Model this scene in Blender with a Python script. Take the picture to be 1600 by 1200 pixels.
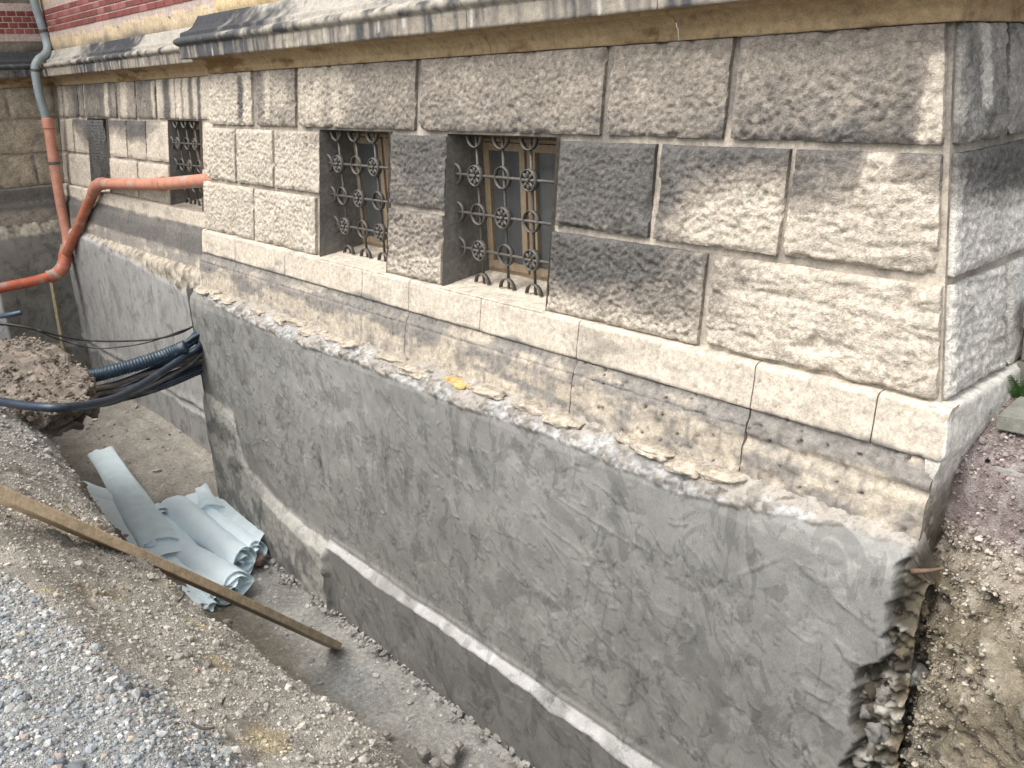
import bpy, math, random
import numpy as np
from mathutils import Matrix, Vector
for o in list(bpy.data.objects): bpy.data.objects.remove(o)
SC = bpy.context.scene; COL = SC.collection
random.seed(7); RS = np.random.RandomState(11)
R = math.radians
# ------------------------------------------------------------------ camera
cd = bpy.data.cameras.new('camera'); cam = bpy.data.objects.new('camera', cd); COL.objects.link(cam)
cd.sensor_width = 36; cd.lens = 1354.3/1600*36; cd.clip_start = .05; cd.clip_end = 400
yaw, pit, rol = R(49.22845543), R(19.6679603), R(-2.53855215)
CAM = Vector((1.24, -3.245, 1.274))
cam.matrix_world = Matrix.Translation(CAM) @ Matrix.Rotation(yaw,4,'Z') @ Matrix.Rotation(math.pi/2-pit,4,'X') @ Matrix.Rotation(rol,4,'Z')
SC.camera = cam
# ------------------------------------------------------------------ sky, sun, exposure
SUN_EL, SUN_AZ = R(58), R(188)          # azimuth clockwise from +Y
w = bpy.data.worlds.new('World'); SC.world = w; w.use_nodes = True
nt = w.node_tree; bg = nt.nodes['Background']
sky = nt.nodes.new('ShaderNodeTexSky'); sky.sky_type = 'NISHITA'; sky.sun_disc = False
sky.sun_elevation = SUN_EL; sky.sun_rotation = SUN_AZ; sky.air_density = 1.2; sky.dust_density = 4
hs = nt.nodes.new('ShaderNodeHueSaturation'); hs.inputs['Saturation'].default_value = .30
nt.links.new(sky.outputs[0], hs.inputs['Color']); nt.links.new(hs.outputs[0], bg.inputs[0])
bg.inputs[1].default_value = .15
sd = bpy.data.lights.new('sun', 'SUN'); sd.energy = .95; sd.angle = R(30); sd.color = (1, .965, .91)
sun = bpy.data.objects.new('sun', sd); COL.objects.link(sun)
sdir = Vector((math.sin(SUN_AZ)*math.cos(SUN_EL), math.cos(SUN_AZ)*math.cos(SUN_EL), math.sin(SUN_EL)))
sun.rotation_euler = sdir.to_track_quat('Z','Y').to_euler(); sun.location = (0,-10,20)
SC.view_settings.view_transform = 'Standard'; SC.view_settings.look = 'None'
SC.view_settings.exposure = 1.2; SC.view_settings.gamma = 1; SC.view_settings.use_curve_mapping = False
# ------------------------------------------------------------------ noise in numpy
_p = RS.permutation(256); _p = np.concatenate([_p,_p,_p]).astype(np.int64)
_g = RS.normal(size=(256,3)); _g /= np.linalg.norm(_g,axis=1)[:,None]
def pn(x,y,z):
    x,y,z = np.broadcast_arrays(np.asarray(x,float),np.asarray(y,float),np.asarray(z,float))
    xi,yi,zi = np.floor(x).astype(np.int64),np.floor(y).astype(np.int64),np.floor(z).astype(np.int64)
    fx,fy,fz = x-xi,y-yi,z-zi
    u,v,w_ = fx**3*(fx*(fx*6-15)+10),fy**3*(fy*(fy*6-15)+10),fz**3*(fz*(fz*6-15)+10)
    xi&=255; yi&=255; zi&=255
    def gr(a,b,c):
        h = _g[_p[_p[_p[xi+a]+yi+b]+zi+c]]
        return h[...,0]*(fx-a)+h[...,1]*(fy-b)+h[...,2]*(fz-c)
    L = lambda t,a,b: a+t*(b-a)
    return L(w_,L(v,L(u,gr(0,0,0),gr(1,0,0)),L(u,gr(0,1,0),gr(1,1,0))),L(v,L(u,gr(0,0,1),gr(1,0,1)),L(u,gr(0,1,1),gr(1,1,1))))*1.6
def fbm(x,y,z,o=4,g=.5):
    r=0;a=1;t=0
    for i in range(o):
        r=r+a*pn(x+i*17.3,y-i*9.1,z+i*5.7); t+=a; a*=g; x=x*2.03;y=y*2.03;z=z*2.03
    return r/t
def ss(a,b,x):
    t=np.clip((x-a)/(b-a),0,1); return t*t*(3-2*t)
def mix(a,b,t):
    a=np.asarray(a,float);b=np.asarray(b,float);t=np.asarray(t)[...,None]; return a*(1-t)+b*t
# ------------------------------------------------------------------ mesh helpers
def mesh(name,V,F,col=None,smooth=True):
    V=np.asarray(V,np.float32).reshape(-1,3); F=np.asarray(F,np.int32); k=F.shape[1]
    m=bpy.data.meshes.new(name); m.vertices.add(len(V)); m.vertices.foreach_set('co',V.ravel())
    m.loops.add(F.size); m.loops.foreach_set('vertex_index',F.ravel())
    m.polygons.add(len(F)); m.polygons.foreach_set('loop_start',np.arange(len(F),dtype=np.int32)*k)
    try: m.polygons.foreach_set('loop_total',np.full(len(F),k,np.int32))
    except Exception: pass
    m.polygons.foreach_set('use_smooth',np.full(len(F),smooth))
    if col is not None:
        c=np.ones((len(V),4),np.float32); c[:,:3]=np.clip(np.asarray(col,np.float32).reshape(-1,3) if np.size(col)>3 else np.tile(col,(len(V),1)),0,1)
        a=m.color_attributes.new('Col','FLOAT_COLOR','POINT'); a.data.foreach_set('color',c.ravel())
    m.update(calc_edges=True); m.validate(); return m
def obj(name,m,mat=None,parent=None,loc=None):
    o=bpy.data.objects.new(name,m); COL.objects.link(o)
    if m is not None and mat is not None and not m.materials: m.materials.append(mat)
    if parent is not None: o.parent=parent
    if loc is not None: o.location=loc
    return o
def tag(o,label=None,cat=None,group=None,kind=None):
    if label: o['label']=label
    if cat: o['category']=cat
    if group: o['group']=group
    if kind: o['kind']=kind
    return o
def thing(name,label,cat,loc=(0,0,0),group=None):
    o=bpy.data.objects.new(name,None); COL.objects.link(o); o.location=loc; o.empty_display_size=.2
    return tag(o,label,cat,group)
def gridF(n,m,off=0,flip=False):
    i,j=np.meshgrid(np.arange(n-1),np.arange(m-1),indexing='ij'); a=(i*m+j).ravel()+off
    F=np.stack([a,a+m,a+m+1,a+1],1)
    return F[:,::-1] if flip else F
def cat(parts):
    V=[];F=[];C=[];n=0
    for v,f,c in parts:
        v=np.asarray(v,float).reshape(-1,3); f=np.asarray(f)
        V.append(v);F.append(f+n);n+=len(v)
        c=np.asarray(c,float); C.append(np.tile(c,(len(v),1)) if c.size==3 else c.reshape(-1,3))
    return np.concatenate(V),np.concatenate(F),np.concatenate(C)
def box(c,s,rot=None):
    x,y,z=np.array(s)/2.; V=np.array([(-x,-y,-z),(x,-y,-z),(x,y,-z),(-x,y,-z),(-x,-y,z),(x,-y,z),(x,y,z),(-x,y,z)])
    if rot is not None: V=V@np.array(rot).T
    return V+np.array(c),np.array([(0,3,2,1),(4,5,6,7),(0,1,5,4),(1,2,6,5),(2,3,7,6),(3,0,4,7)])
def spline(P,n):
    P=np.array(P,float); k=len(P); t=np.linspace(0,k-1,n); i=np.clip(t.astype(int),0,k-2); f=(t-i)[:,None]
    p0=P[np.clip(i-1,0,k-1)];p1=P[i];p2=P[i+1];p3=P[np.clip(i+2,0,k-1)]
    return .5*((2*p1)+(-p0+p2)*f+(2*p0-5*p1+4*p2-p3)*f**2+(-p0+3*p1-3*p2+p3)*f**3)
def tube(P,r,n=10,caps=True):
    P=np.array(P,float);m=len(P); T=np.gradient(P,axis=0); T/=np.linalg.norm(T,axis=1)[:,None]+1e-9
    r=np.full(m,r) if np.isscalar(r) else np.array(r)
    up=np.array([0,0,1.]) if abs(T[0][2])<.9 else np.array([1.,0,0]); V=[]
    N=np.cross(T[0],up);N/=np.linalg.norm(N)
    for i in range(m):
        N=N-T[i]*(N@T[i]);N/=np.linalg.norm(N);B=np.cross(T[i],N);a=np.arange(n)*2*np.pi/n
        V.append(P[i]+r[i]*(np.cos(a)[:,None]*N+np.sin(a)[:,None]*B))
    V=np.concatenate(V); F=[]
    for i in range(m-1):
        for j in range(n): F.append((i*n+j,i*n+(j+1)%n,(i+1)*n+(j+1)%n,(i+1)*n+j))
    if caps:
        V=np.concatenate([V,P[:1],P[-1:]]); c0=m*n;c1=c0+1
        for j in range(0,n,2):
            F.append((c0,(j+2)%n,j+1,j)); F.append((c1,(m-1)*n+j,(m-1)*n+j+1,(m-1)*n+(j+2)%n))
    return V,np.array(F)
_ph=(1+5**.5)/2
ICO=np.array([(-1,_ph,0),(1,_ph,0),(-1,-_ph,0),(1,-_ph,0),(0,-1,_ph),(0,1,_ph),(0,-1,-_ph),(0,1,-_ph),(_ph,0,-1),(_ph,0,1),(-_ph,0,-1),(-_ph,0,1)]);ICO/=np.linalg.norm(ICO[0])
ICF=np.array([(0,11,5),(0,5,1),(0,1,7),(0,7,10),(0,10,11),(1,5,9),(5,11,4),(11,10,2),(10,7,6),(7,1,8),(3,9,4),(3,4,2),(3,2,6),(3,6,8),(3,8,9),(4,9,5),(2,4,11),(6,2,10),(8,6,7),(9,8,1)])
def rough_stone(seed,sc=(1,1,.7),sub=2,amp=.25):
    V=ICO.copy();F=ICF.copy()
    for _ in range(sub):
        V=list(map(tuple,V));c={};nf=[]
        def mid(a,b):
            k=(min(a,b),max(a,b))
            if k not in c:
                m=(np.array(V[a])+np.array(V[b]))/2; V.append(tuple(m/np.linalg.norm(m))); c[k]=len(V)-1
            return c[k]
        for a,b,d in F:
            x,y,z=mid(a,b),mid(b,d),mid(d,a); nf+=[(a,x,z),(b,y,x),(d,z,y),(x,y,z)]
        V=np.array(V);F=np.array(nf)
    q=fbm(V[:,0]*1.3+seed*3.1,V[:,1]*1.3+seed,V[:,2]*1.3,3)
    r=1+amp*2*q; cell=np.sign(V)*np.abs(V)**.7
    return (cell*r[:,None])*np.array(sc),F
# ------------------------------------------------------------------ materials
def vmat(name,rough=.9,sc=(40,160),amt=.35,bump=.4,bsc=(60,220),dist=.01,spec=.25,stretch=None,patch=None,base=None):
    """surface whose own colour comes from the 'Col' attribute (or base) broken up by fine procedural grain"""
    m=bpy.data.materials.new(name);m.use_nodes=True;t=m.node_tree;N=t.nodes;L=t.links
    b=N['Principled BSDF'];b.inputs['Roughness'].default_value=rough;b.inputs['Specular IOR Level'].default_value=spec
    tc=N.new('ShaderNodeTexCoord');mp=N.new('ShaderNodeMapping');L.new(tc.outputs['Object'],mp.inputs[0])
    if stretch: mp.inputs['Scale'].default_value=stretch
    if base is None:
        at=N.new('ShaderNodeAttribute');at.attribute_name='Col';c=at.outputs['Color']
    else:
        rg=N.new('ShaderNodeRGB');rg.outputs[0].default_value=(*base,1);c=rg.outputs[0]
    def noise(s,d=3,dis=0):
        n=N.new('ShaderNodeTexNoise');n.inputs['Scale'].default_value=s;n.inputs['Detail'].default_value=d;n.inputs['Roughness'].default_value=.65
        n.inputs['Distortion'].default_value=dis;L.new(mp.outputs[0],n.inputs['Vector']);return n.outputs['Fac']
    def mul(c,f,lo,hi,a=.3,bb=.7):
        r=N.new('ShaderNodeMapRange');r.inputs[1].default_value=a;r.inputs[2].default_value=bb;r.inputs[3].default_value=lo;r.inputs[4].default_value=hi;L.new(f,r.inputs[0])
        x=N.new('ShaderNodeMix');x.data_type='RGBA';x.blend_type='MULTIPLY';x.inputs[0].default_value=1
        L.new(c,x.inputs[6]);L.new(r.outputs[0],x.inputs[7]);return x.outputs[2]
    f1=noise(sc[0],4);f2=noise(sc[1],3);f0=noise(sc[0]*.12,3)
    c=mul(c,f1,1-amt,1+amt);c=mul(c,f2,1-amt*.8,1+amt*.8);c=mul(c,f0,1-amt*.5,1+amt*.5)
    if patch:
        for s,th,lo in patch:
            f=noise(s,5,1.2);c=mul(c,f,1,lo,th,th+.02)
    L.new(c,b.inputs['Base Color'])
    h=None
    g1=noise(bsc[0],4);g2=noise(bsc[1],2);ad=N.new('ShaderNodeMath');ad.operation='MULTIPLY_ADD';ad.inputs[1].default_value=.5
    L.new(g2,ad.inputs[0]);L.new(g1,ad.inputs[2])
    bp=N.new('ShaderNodeBump');bp.inputs['Strength'].default_value=bump;bp.inputs['Distance'].default_value=dist
    L.new(ad.outputs[0],bp.inputs['Height']);L.new(bp.outputs[0],b.inputs['Normal'])
    return m
M={}
M['stone']=vmat('rusticated_limestone',.94,(38,95),.30,.8,(55,150),.012,patch=[(58,.64,.66),(27,.68,.78)])
M['dress']=vmat('dressed_limestone',.9,(30,100),.26,.5,(50,170),.006,patch=[(48,.66,.66),(17,.68,.82)])
M['cornice']=vmat('weathered_cornice_stone',.85,(25,120),.22,.35,(50,200),.006)
M['plaster']=vmat('cement_render',.88,(9,120),.14,.6,(34,260),.005,stretch=(1,1,.7),patch=[(3.1,.56,.78),(5.3,.58,.76),(7.7,.62,1.14),(2.2,.60,.88)])
M['soil']=vmat('soil',.97,(30,140),.3,.8,(45,180),.02)
M['gravel']=vmat('gravel_stone',.9,(60,220),.2,.3,(80,200),.004)
M['brick']=vmat('glazed_red_brick',.6,(60,220),.2,.3,(90,240),.003)
M['iron']=vmat('weathered_grey_iron',.6,(80,240),.3,.3,(120,300),.002,spec=.5,base=(.075,.068,.058))
M['wire']=vmat('galvanised_wire',.6,(80,240),.2,.2,(120,300),.002,base=(.15,.15,.145))
M['wood']=vmat('old_window_wood',.85,(20,120),.3,.3,(30,160),.003,stretch=(6,6,1),base=(.25,.19,.125))
M['plank']=vmat('sawn_plank_wood',.75,(14,80),.25,.35,(18,120),.003)
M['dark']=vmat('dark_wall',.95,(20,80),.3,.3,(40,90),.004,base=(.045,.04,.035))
M['orange']=vmat('orange_plastic_pipe',.55,(9,90),.22,.1,(40,120),.002,spec=.45)
M['zinc']=vmat('painted_zinc_pipe',.5,(10,90),.12,.12,(40,120),.002,spec=.5,base=(.23,.27,.275))
M['cable']=vmat('cable_jacket',.45,(20,120),.35,.15,(50,120),.002,spec=.5)
M['leaf']=vmat('fern_leaf',.6,(30,120),.25,.2,(60,120),.002,base=(.06,.13,.03))
M['conc']=vmat('cast_concrete',.9,(25,160),.2,.4,(50,260),.004)
def glass():
    m=bpy.data.materials.new('dusty_window_glass');m.use_nodes=True;t=m.node_tree;b=t.nodes['Principled BSDF']
    n=t.nodes.new('ShaderNodeTexNoise');n.inputs['Scale'].default_value=5;n.inputs['Detail'].default_value=6
    r=t.nodes.new('ShaderNodeMix');r.data_type='RGBA';r.inputs[6].default_value=(.050,.052,.052,1);r.inputs[7].default_value=(.10,.105,.104,1)
    t.links.new(n.outputs[0],r.inputs[0]);t.links.new(r.outputs[2],b.inputs['Base Color']);b.inputs['Roughness'].default_value=.18;b.inputs['Specular IOR Level'].default_value=.6
    return m
M['glass']=glass()
def film(lo=.03,hi=.30):
    m=bpy.data.materials.new('milky_plastic_film');m.use_nodes=True;t=m.node_tree;N=t.nodes;L=t.links;out=N['Material Output']
    N.remove(N['Principled BSDF'])
    d=N.new('ShaderNodeBsdfDiffuse');d.inputs[0].default_value=(.85,.965,1,1)
    tr=N.new('ShaderNodeBsdfTranslucent');tr.inputs[0].default_value=(.90,.97,.98,1)
    tp=N.new('ShaderNodeBsdfTransparent');tp.inputs[0].default_value=(.93,.98,1,1)
    g=N.new('ShaderNodeBsdfGlossy');g.inputs['Roughness'].default_value=.22
    a=N.new('ShaderNodeMixShader');a.inputs[0].default_value=.08;L.new(d.outputs[0],a.inputs[1]);L.new(tr.outputs[0],a.inputs[2])
    n=N.new('ShaderNodeTexNoise');n.inputs['Scale'].default_value=7;n.inputs['Detail'].default_value=5
    tc=N.new('ShaderNodeTexCoord');L.new(tc.outputs['Object'],n.inputs['Vector'])
    mr=N.new('ShaderNodeMapRange');mr.inputs[3].default_value=lo;mr.inputs[4].default_value=hi;L.new(n.outputs[0],mr.inputs[0])
    b=N.new('ShaderNodeMixShader');L.new(mr.outputs[0],b.inputs[0]);L.new(a.outputs[0],b.inputs[1]);L.new(tp.outputs[0],b.inputs[2])
    fr=N.new('ShaderNodeLayerWeight');fr.inputs[0].default_value=.12
    c=N.new('ShaderNodeMixShader');fm=N.new('ShaderNodeMath');fm.operation='MULTIPLY_ADD';fm.inputs[1].default_value=.10;fm.inputs[2].default_value=.04;L.new(fr.outputs['Facing'],fm.inputs[0]);L.new(fm.outputs[0],c.inputs[0]);L.new(b.outputs[0],c.inputs[1]);L.new(g.outputs[0],c.inputs[2]);L.new(c.outputs[0],out.inputs[0])
    bp=N.new('ShaderNodeBump');bp.inputs['Strength'].default_value=.35;bp.inputs['Distance'].default_value=.02;L.new(n.outputs[0],bp.inputs['Height'])
    L.new(bp.outputs[0],g.inputs['Normal']);L.new(bp.outputs[0],d.inputs['Normal'])
    return m
M['film']=film(0,.16);M['sheer']=film(.12,.42)
# ------------------------------------------------------------------ stone colours (own colour: clean limestone, soot crust, washed white)
CLEAN=np.array((.465,.412,.338)); SOOT=np.array((.108,.102,.095)); WHITE=np.array((.66,.63,.58)); TAN=np.array((.255,.224,.188)); OCHRE=np.array((.33,.245,.14))
# faces of the battered basement: u along the face, z up, d = out of the wall
BY=.131
FR={'main':lambda u,z,d:(u,BY*z-d,z),
    'side':lambda u,z,d:(-.145*z+d,u,z),
    'ret': lambda u,z,d:(-6.87+.15*z-d,u,z),
    'rec': lambda u,z,d:(u,.502+BY*z-d,z),
    'wing':lambda u,z,d:(-13.27-.03*z+d,u,z)}
FLIP={'main':False,'side':False,'ret':True,'rec':False,'wing':False}
# ==================================================================== THE BUILDING
B=thing('stone_building','large old stone building with battered rusticated basement, red brick bands and cement rendered foundation','building',(0,0,0))
def block(face,u0,u1,z0,z1,soot,cell=.0092,amp=.0105,proud=0.,strata=0.,streaks=(),lean=(0,0),tone=None,name='stone_block',seed=None,chip=.0,fs=1.0):
    seed=RS.rand()*100 if seed is None else seed
    nu=max(8,int((u1-u0)/cell));nz=max(8,int((z1-z0)/cell))
    s=np.linspace(0,1,nu);t=np.linspace(0,1,nz); S,T=np.meshgrid(s,t,indexing='ij')
    Z=z0+(z1-z0)*T;U=u0+(u1-u0)*S+(Z-(z0+z1)/2)*(lean[0]*(1-S)+lean[1]*S)
    e=np.minimum(np.minimum(S,1-S)*(u1-u0),np.minimum(T,1-T)*(z1-z0))      # distance from the edge
    edge=ss(0,.03,e)
    f=33*fs
    n1=fbm(U*f+seed,Z*f*1.15,seed*.7+0*U,3,.55); rid=1-2*np.abs(pn(U*f*.8+seed+9,Z*f*.9,seed))
    n1=n1+.5*fbm(U*f*1.9+seed,Z*f*2.1,seed+3,2)
    D=amp*1.2*(n1*1.2+rid*.6)*(.3+.7*edge)+.15*amp*edge*fbm(U*5+seed,Z*5,1.3,2)
    if strata:
        sw=strata*ss(-.25,.35,fbm(U*2+seed,Z*3,4.2,2)+.25+.3*(1-T))
        lay=fbm(U*2.2+seed,Z*17+.8*pn(U*2.5,Z*3,seed),2.2,4,.6)
        D=D*(1-.45*sw)+sw*(.016*lay-.012*ss(.25,.5,lay*-1)-.010*ss(.1,.5,fbm(U*7+seed,Z*30,8,3)))
    if chip:
        D-=chip*ss(.25,.6,fbm(U*4+seed,Z*4,7,3)+.55*(1-edge)*ss(.3,0,T))
    # wobble the outline a little
    wob=.007*fbm(U*11+seed,Z*11,3.3,4,.6)*(1-edge)
    D-=.022*ss(.12,.4,fbm(U*9+seed,Z*9,6.6,3))*(1-ss(0,.035,e))
    bev=.008*(1-ss(0,.016,e))
    Dd=proud+D-bev
    U=U+wob;Z=Z+wob*.8
    # soot field
    g=np.array(soot,float)
    if g.ndim==0: g=np.full((2,2),float(g))
    gr,gc=g.shape; x=S*(gc-1);y=(1-T)*(gr-1);xi=np.clip(x.astype(int),0,max(gc-2,0));yi=np.clip(y.astype(int),0,max(gr-2,0));fx=x-xi;fy=y-yi
    sf=(g[yi,xi]*(1-fx)+g[yi,np.minimum(xi+1,gc-1)]*fx)*(1-fy)+(g[np.minimum(yi+1,gr-1),xi]*(1-fx)+g[np.minimum(yi+1,gr-1),np.minimum(xi+1,gc-1)]*fx)*fy
    nz_=fbm(U*6+seed,Z*6,5.5,4,.6)*.38+fbm(U*30,Z*30,seed,3)*.22+n1*.14
    sf=sf+nz_*.65*(4*np.clip(sf,.03,.97)*(1-np.clip(sf,.03,.97))*.7+.3)
    for (c,wd,ztop,zbot,val) in streaks:     # (u centre, width, top, bottom, soot value pulled to)
        k=np.exp(-((U-c-.02*pn(Z*6,seed,1))/wd)**2*2)*ss(ztop+.02,ztop-.04,Z)*ss(zbot-.03,zbot+.05,Z)
        k=np.clip(k*1.5+.35*fbm(U*30,Z*16,seed,3)*k,0,1); sf=sf*(1-k)+val*k
    a=CLEAN if tone is None else np.array(tone)
    c=mix(mix(a,TAN if tone is None else a*.55,ss(.2,.47,sf)),SOOT,ss(.48,.78,sf))
    tint=1+.10*fbm(U*1.7+seed,Z*1.7,9,2); c=c*tint[...,None]*(1+.05*(RS.rand()-.5))
    c=c*(1-.18*ss(.15,.5,fbm(U*45,Z*45,seed+3,2)))[...,None]
    P=np.stack(FR[face](U,Z,Dd),-1)
    V=P.reshape(-1,3);F=gridF(nu,nz,0,FLIP[face]); C=c.reshape(-1,3)
    # sides
    idx=np.arange(nu*nz).reshape(nu,nz)
    loop=np.concatenate([idx[:,0],idx[-1,1:],idx[-2::-1,-1],idx[0,-2:0:-1]])
    Ul=U.ravel()[loop];Zl=Z.ravel()[loop];Dl=Dd.ravel()[loop]
    ring=np.stack(FR[face](Ul,Zl,np.full(len(loop),proud-.045)),-1); ring2=V[loop]
    k=len(loop);nV=len(V);V=np.concatenate([V,ring2,ring]);C=np.concatenate([C,C[loop],C[loop]*.9])
    i=np.arange(k);j=(i+1)%k
    Fs=np.stack([nV+j,nV+i,nV+k+i,nV+k+j],1)
    if FLIP[face]: Fs=Fs[:,::-1]
    return obj(name,mesh(name,V,np.concatenate([F,Fs]),C),M['stone'],B)
Z1=(.962,1.382);Z2=(.484,.926);Z3=(.018,.448)
L3=[[.12,.2,.15],[.05,.12,.2],[.12,.05,.15]]
main_blocks=[
 (-6.70,-5.862,Z1,[[.35,.2,.2],[.1,.05,.1],[.2,.1,.1]],dict(streaks=[(-6.05,.07,1.36,1.0,.75)])),
 (-5.757,-5.117,Z1,[[.6,.3,.5],[.55,.3,.45],[.5,.35,.4]],dict(streaks=[(-5.55,.05,1.38,1.0,.1),(-5.68,.05,1.38,1.0,.6)])),
 (-5.056,-3.532,Z1,[[.25,.35,.45,.5],[.2,.3,.5,.5],[.3,.5,.6,.55]],dict(streaks=[(-4.75,.05,1.38,1.1,.15),(-4.5,.06,1.38,1.0,.2)])),
 (-3.476,-1.91,Z1,[[.36,.36,.4,.4],[.46,.5,.46,.46],[.58,.62,.62,.55]],{}),
 (-1.866,-1.161,Z1,[[.38,.36,.4],[.42,.44,.48],[.55,.6,.64]],{}),
 (-1.117,-.222,Z1,[[.44,.46,.5],[.50,.53,.55],[.66,.72,.64]],dict(lean=(0,-.145),streaks=[(-.235,.055,1.28,.95,-.2)],)),
 (-6.79,-6.205,Z2,L3,{}),(-6.157,-5.501,Z2,[[.3,.15,.2],[.1,.1,.1],[.1,.1,.1]],{}),(-5.457,-4.745,Z2,[[.35,.25,.5],[.15,.15,.2],[.1,.05,.1]],{}),
 (-3.797,-3.19,Z2,[[.78,.8,.75],[.72,.75,.75],[.6,.65,.68]],{}),
 (-2.186,-1.536,Z2,[[.8,.8,.85],[.8,.75,.85],[.72,.7,.75]],{}),
 (-1.497,-.812,Z2,[[.85,.85,.85],[.86,.5,.35],[.8,.1,.05],[.62,.05,.05]],{}),
 (-.782,-.155,Z2,[[.7,.8,.75,.7],[.75,.6,.3,.2],[.1,.0,.0,.0],[.0,.0,.0,.05]],dict(lean=(0,-.145),strata=.9,streaks=[(-.42,.07,.95,.45,-.1)],chip=.02)),
 (-6.887,-5.868,Z3,[[.1,.2,.1],[.05,.1,.05],[.1,.1,.1]],{}),(-5.832,-4.81,Z3,[[.1,.05,.1],[.05,.1,.1],[.1,.2,.1]],{}),
 (-3.804,-3.201,Z3,[[.62,.55,.55],[.38,.4,.42],[.15,.12,.12]],dict(amp=.015)),
 (-2.205,-1.172,Z3,[[.85,.84,.78,.6],[.86,.84,.75,.55],[.6,.62,.55,.35],[.08,.08,.1,.1]],dict(amp=.014)),
 (-1.133,-.072,Z3,[[.5,.2,.05,.05],[.42,.1,.0,.0],[.3,.05,.0,.0],[.15,.0,.05,.0]],dict(lean=(0,-.145),strata=1.0,chip=.03)),
]
for u0,u1,(z0,z1),s,kw in main_blocks: block('main',u0,u1,z0,z1,s,**kw)
WT=(.53,.505,.455)
block('side',.203,.62,*Z1,[[.5,.55,.5],[.55,.6,.55],[.62,.62,.6]],tone=WT,lean=(BY,0),streaks=[(.42,.05,1.4,1.08,-.3)])
block('side',.66,1.5,*Z1,.55,tone=WT,cell=.02)
block('side',.142,1.05,*Z2,[[.85,.85,.85,.85],[.5,.75,.8,.8],[-.1,.0,.1,.1],[-.1,-.1,0,0]],tone=WT,lean=(BY,0),strata=.4)
block('side',1.09,2.0,*Z2,.3,tone=WT,cell=.02)
block('side',.08,.60,*Z3,-.1,tone=WT,lean=(BY,0),strata=.9,chip=.015); block('side',.64,1.5,*Z3,-.1,tone=WT,strata=.5,cell=.02)
# recessed wall further left
def rb(u0,u1,zz,s,**kw): block('rec',u0,u1,zz[0],zz[1],s,cell=.022,amp=.009,fs=.7,**kw)
for u0,u1,s,st in [(-13.2,-13.02,.3,()),(-12.98,-12.30,[[.3,.7],[.05,.8]],()),(-12.25,-12.04,.62,()),(-12.0,-10.72,[[.62,.7,.62],[.6,.65,.6]],[(-11.05,.08,1.4,.95,-.1),(-12.0,.06,1.4,.9,.1)]),
                   (-10.66,-10.04,.5,[(-10.4,.12,1.4,.95,0)]),(-9.98,-9.38,[[.62,.66],[.62,.6]],[(-9.42,.04,1.4,.95,.1)]),(-9.31,-7.2,[[.1,.15,.1,.1,.2],[.1,.2,.1,.1,.1]],[(-9.0,.13,1.4,.9,.85),(-8.32,.08,1.4,.9,.7),(-8.55,.04,1.4,.9,.6),(-8.1,.06,1.4,.9,.75),(-8.75,.02,1.4,.9,.6)])]:
    rb(u0,u1,Z1,s,streaks=st)
for u0,u1,s in [(-13.2,-12.62,.12),(-12.54,-11.93,[[.85,.85],[.1,.8],[.05,.1]]),(-11.03,-10.41,[[.8,.85],[.4,.55],[.0,.0],[0,0]]),(-10.36,-9.74,[[.9,.9],[.9,.88],[.15,.1],[.0,.0]]),(-9.70,-9.03,[[.75,.15],[.3,.1],[.05,.05]]),(-8.06,-7.1,.1)]: rb(u0,u1,Z2,s)
for u0,u1,s in [(-13.2,-11.94,.1),(-11.09,-10.09,[[.15,.1],[.05,.05]]),(-10.04,-9.06,.08),(-8.1,-7.1,.1)]: rb(u0,u1,Z3,s)
for u0,u1,zz in [(-2.0,-.02,Z1),(.02,.62,Z1),(-2.2,.62,Z2),(-2.4,.16,Z3),(.2,.62,Z3)]: block('wing',u0,u1,zz[0],zz[1],[[.38,.3],[.3,.3]],cell=.03,amp=.008,fs=.6,tone=(.40,.345,.26))
# --- core behind the joints, with the window openings left free
def quadgrid(face,ul,ur,z0,z1,d,n=24,k=24):
    z=np.linspace(z0,z1,k);S,T=np.meshgrid(np.linspace(0,1,n),z,indexing='ij')
    a=ul(T) if callable(ul) else ul; b=ur(T) if callable(ur) else ur
    U=a+(b-a)*S; P=np.stack(FR[face](U,T,d+0*U),-1)
    v=fbm(U*5,T*5,face.__len__()*1.7,4); q=mix(CLEAN*.85,TAN*.75,ss(-.25,.4,v)); q=mix(q,SOOT*1.2,ss(.75,1.2,T+.3*v)*.55 if face in('main','side') else 0*v)
    return P,gridF(n,k,0,FLIP[face]),q
def core(face,cols,wins,zb=-.62,zt=1.386,n=20):
    parts=[]; zr=[zb,-.03,.945,zt]
    for ci in range(len(cols)-1):
        for ri in range(3):
            if ri==1 and ci in wins: continue
            parts.append(quadgrid(face,cols[ci],cols[ci+1],zr[ri],zr[ri+1],-.03,n,16))
    V,F,C=cat(parts); obj('wall_core',mesh('wall_core',V,F,C),M['dress'],B)
core('main',[lambda z:-6.84+.15*z,-4.725,-3.81,-3.17,-2.21,lambda z:np.minimum(-.145*z-.03,-.02)],(1,3))
core('side',[lambda z:.03+BY*z,2.0],(),zb=-.16)
core('ret',[lambda z:.53+BY*z,lambda z:.03+BY*z],())
core('rec',[-13.45,-11.90,-11.12,-9.0,-8.12,-6.7],(1,3))
core('wing',[-6,.95],())
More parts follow.
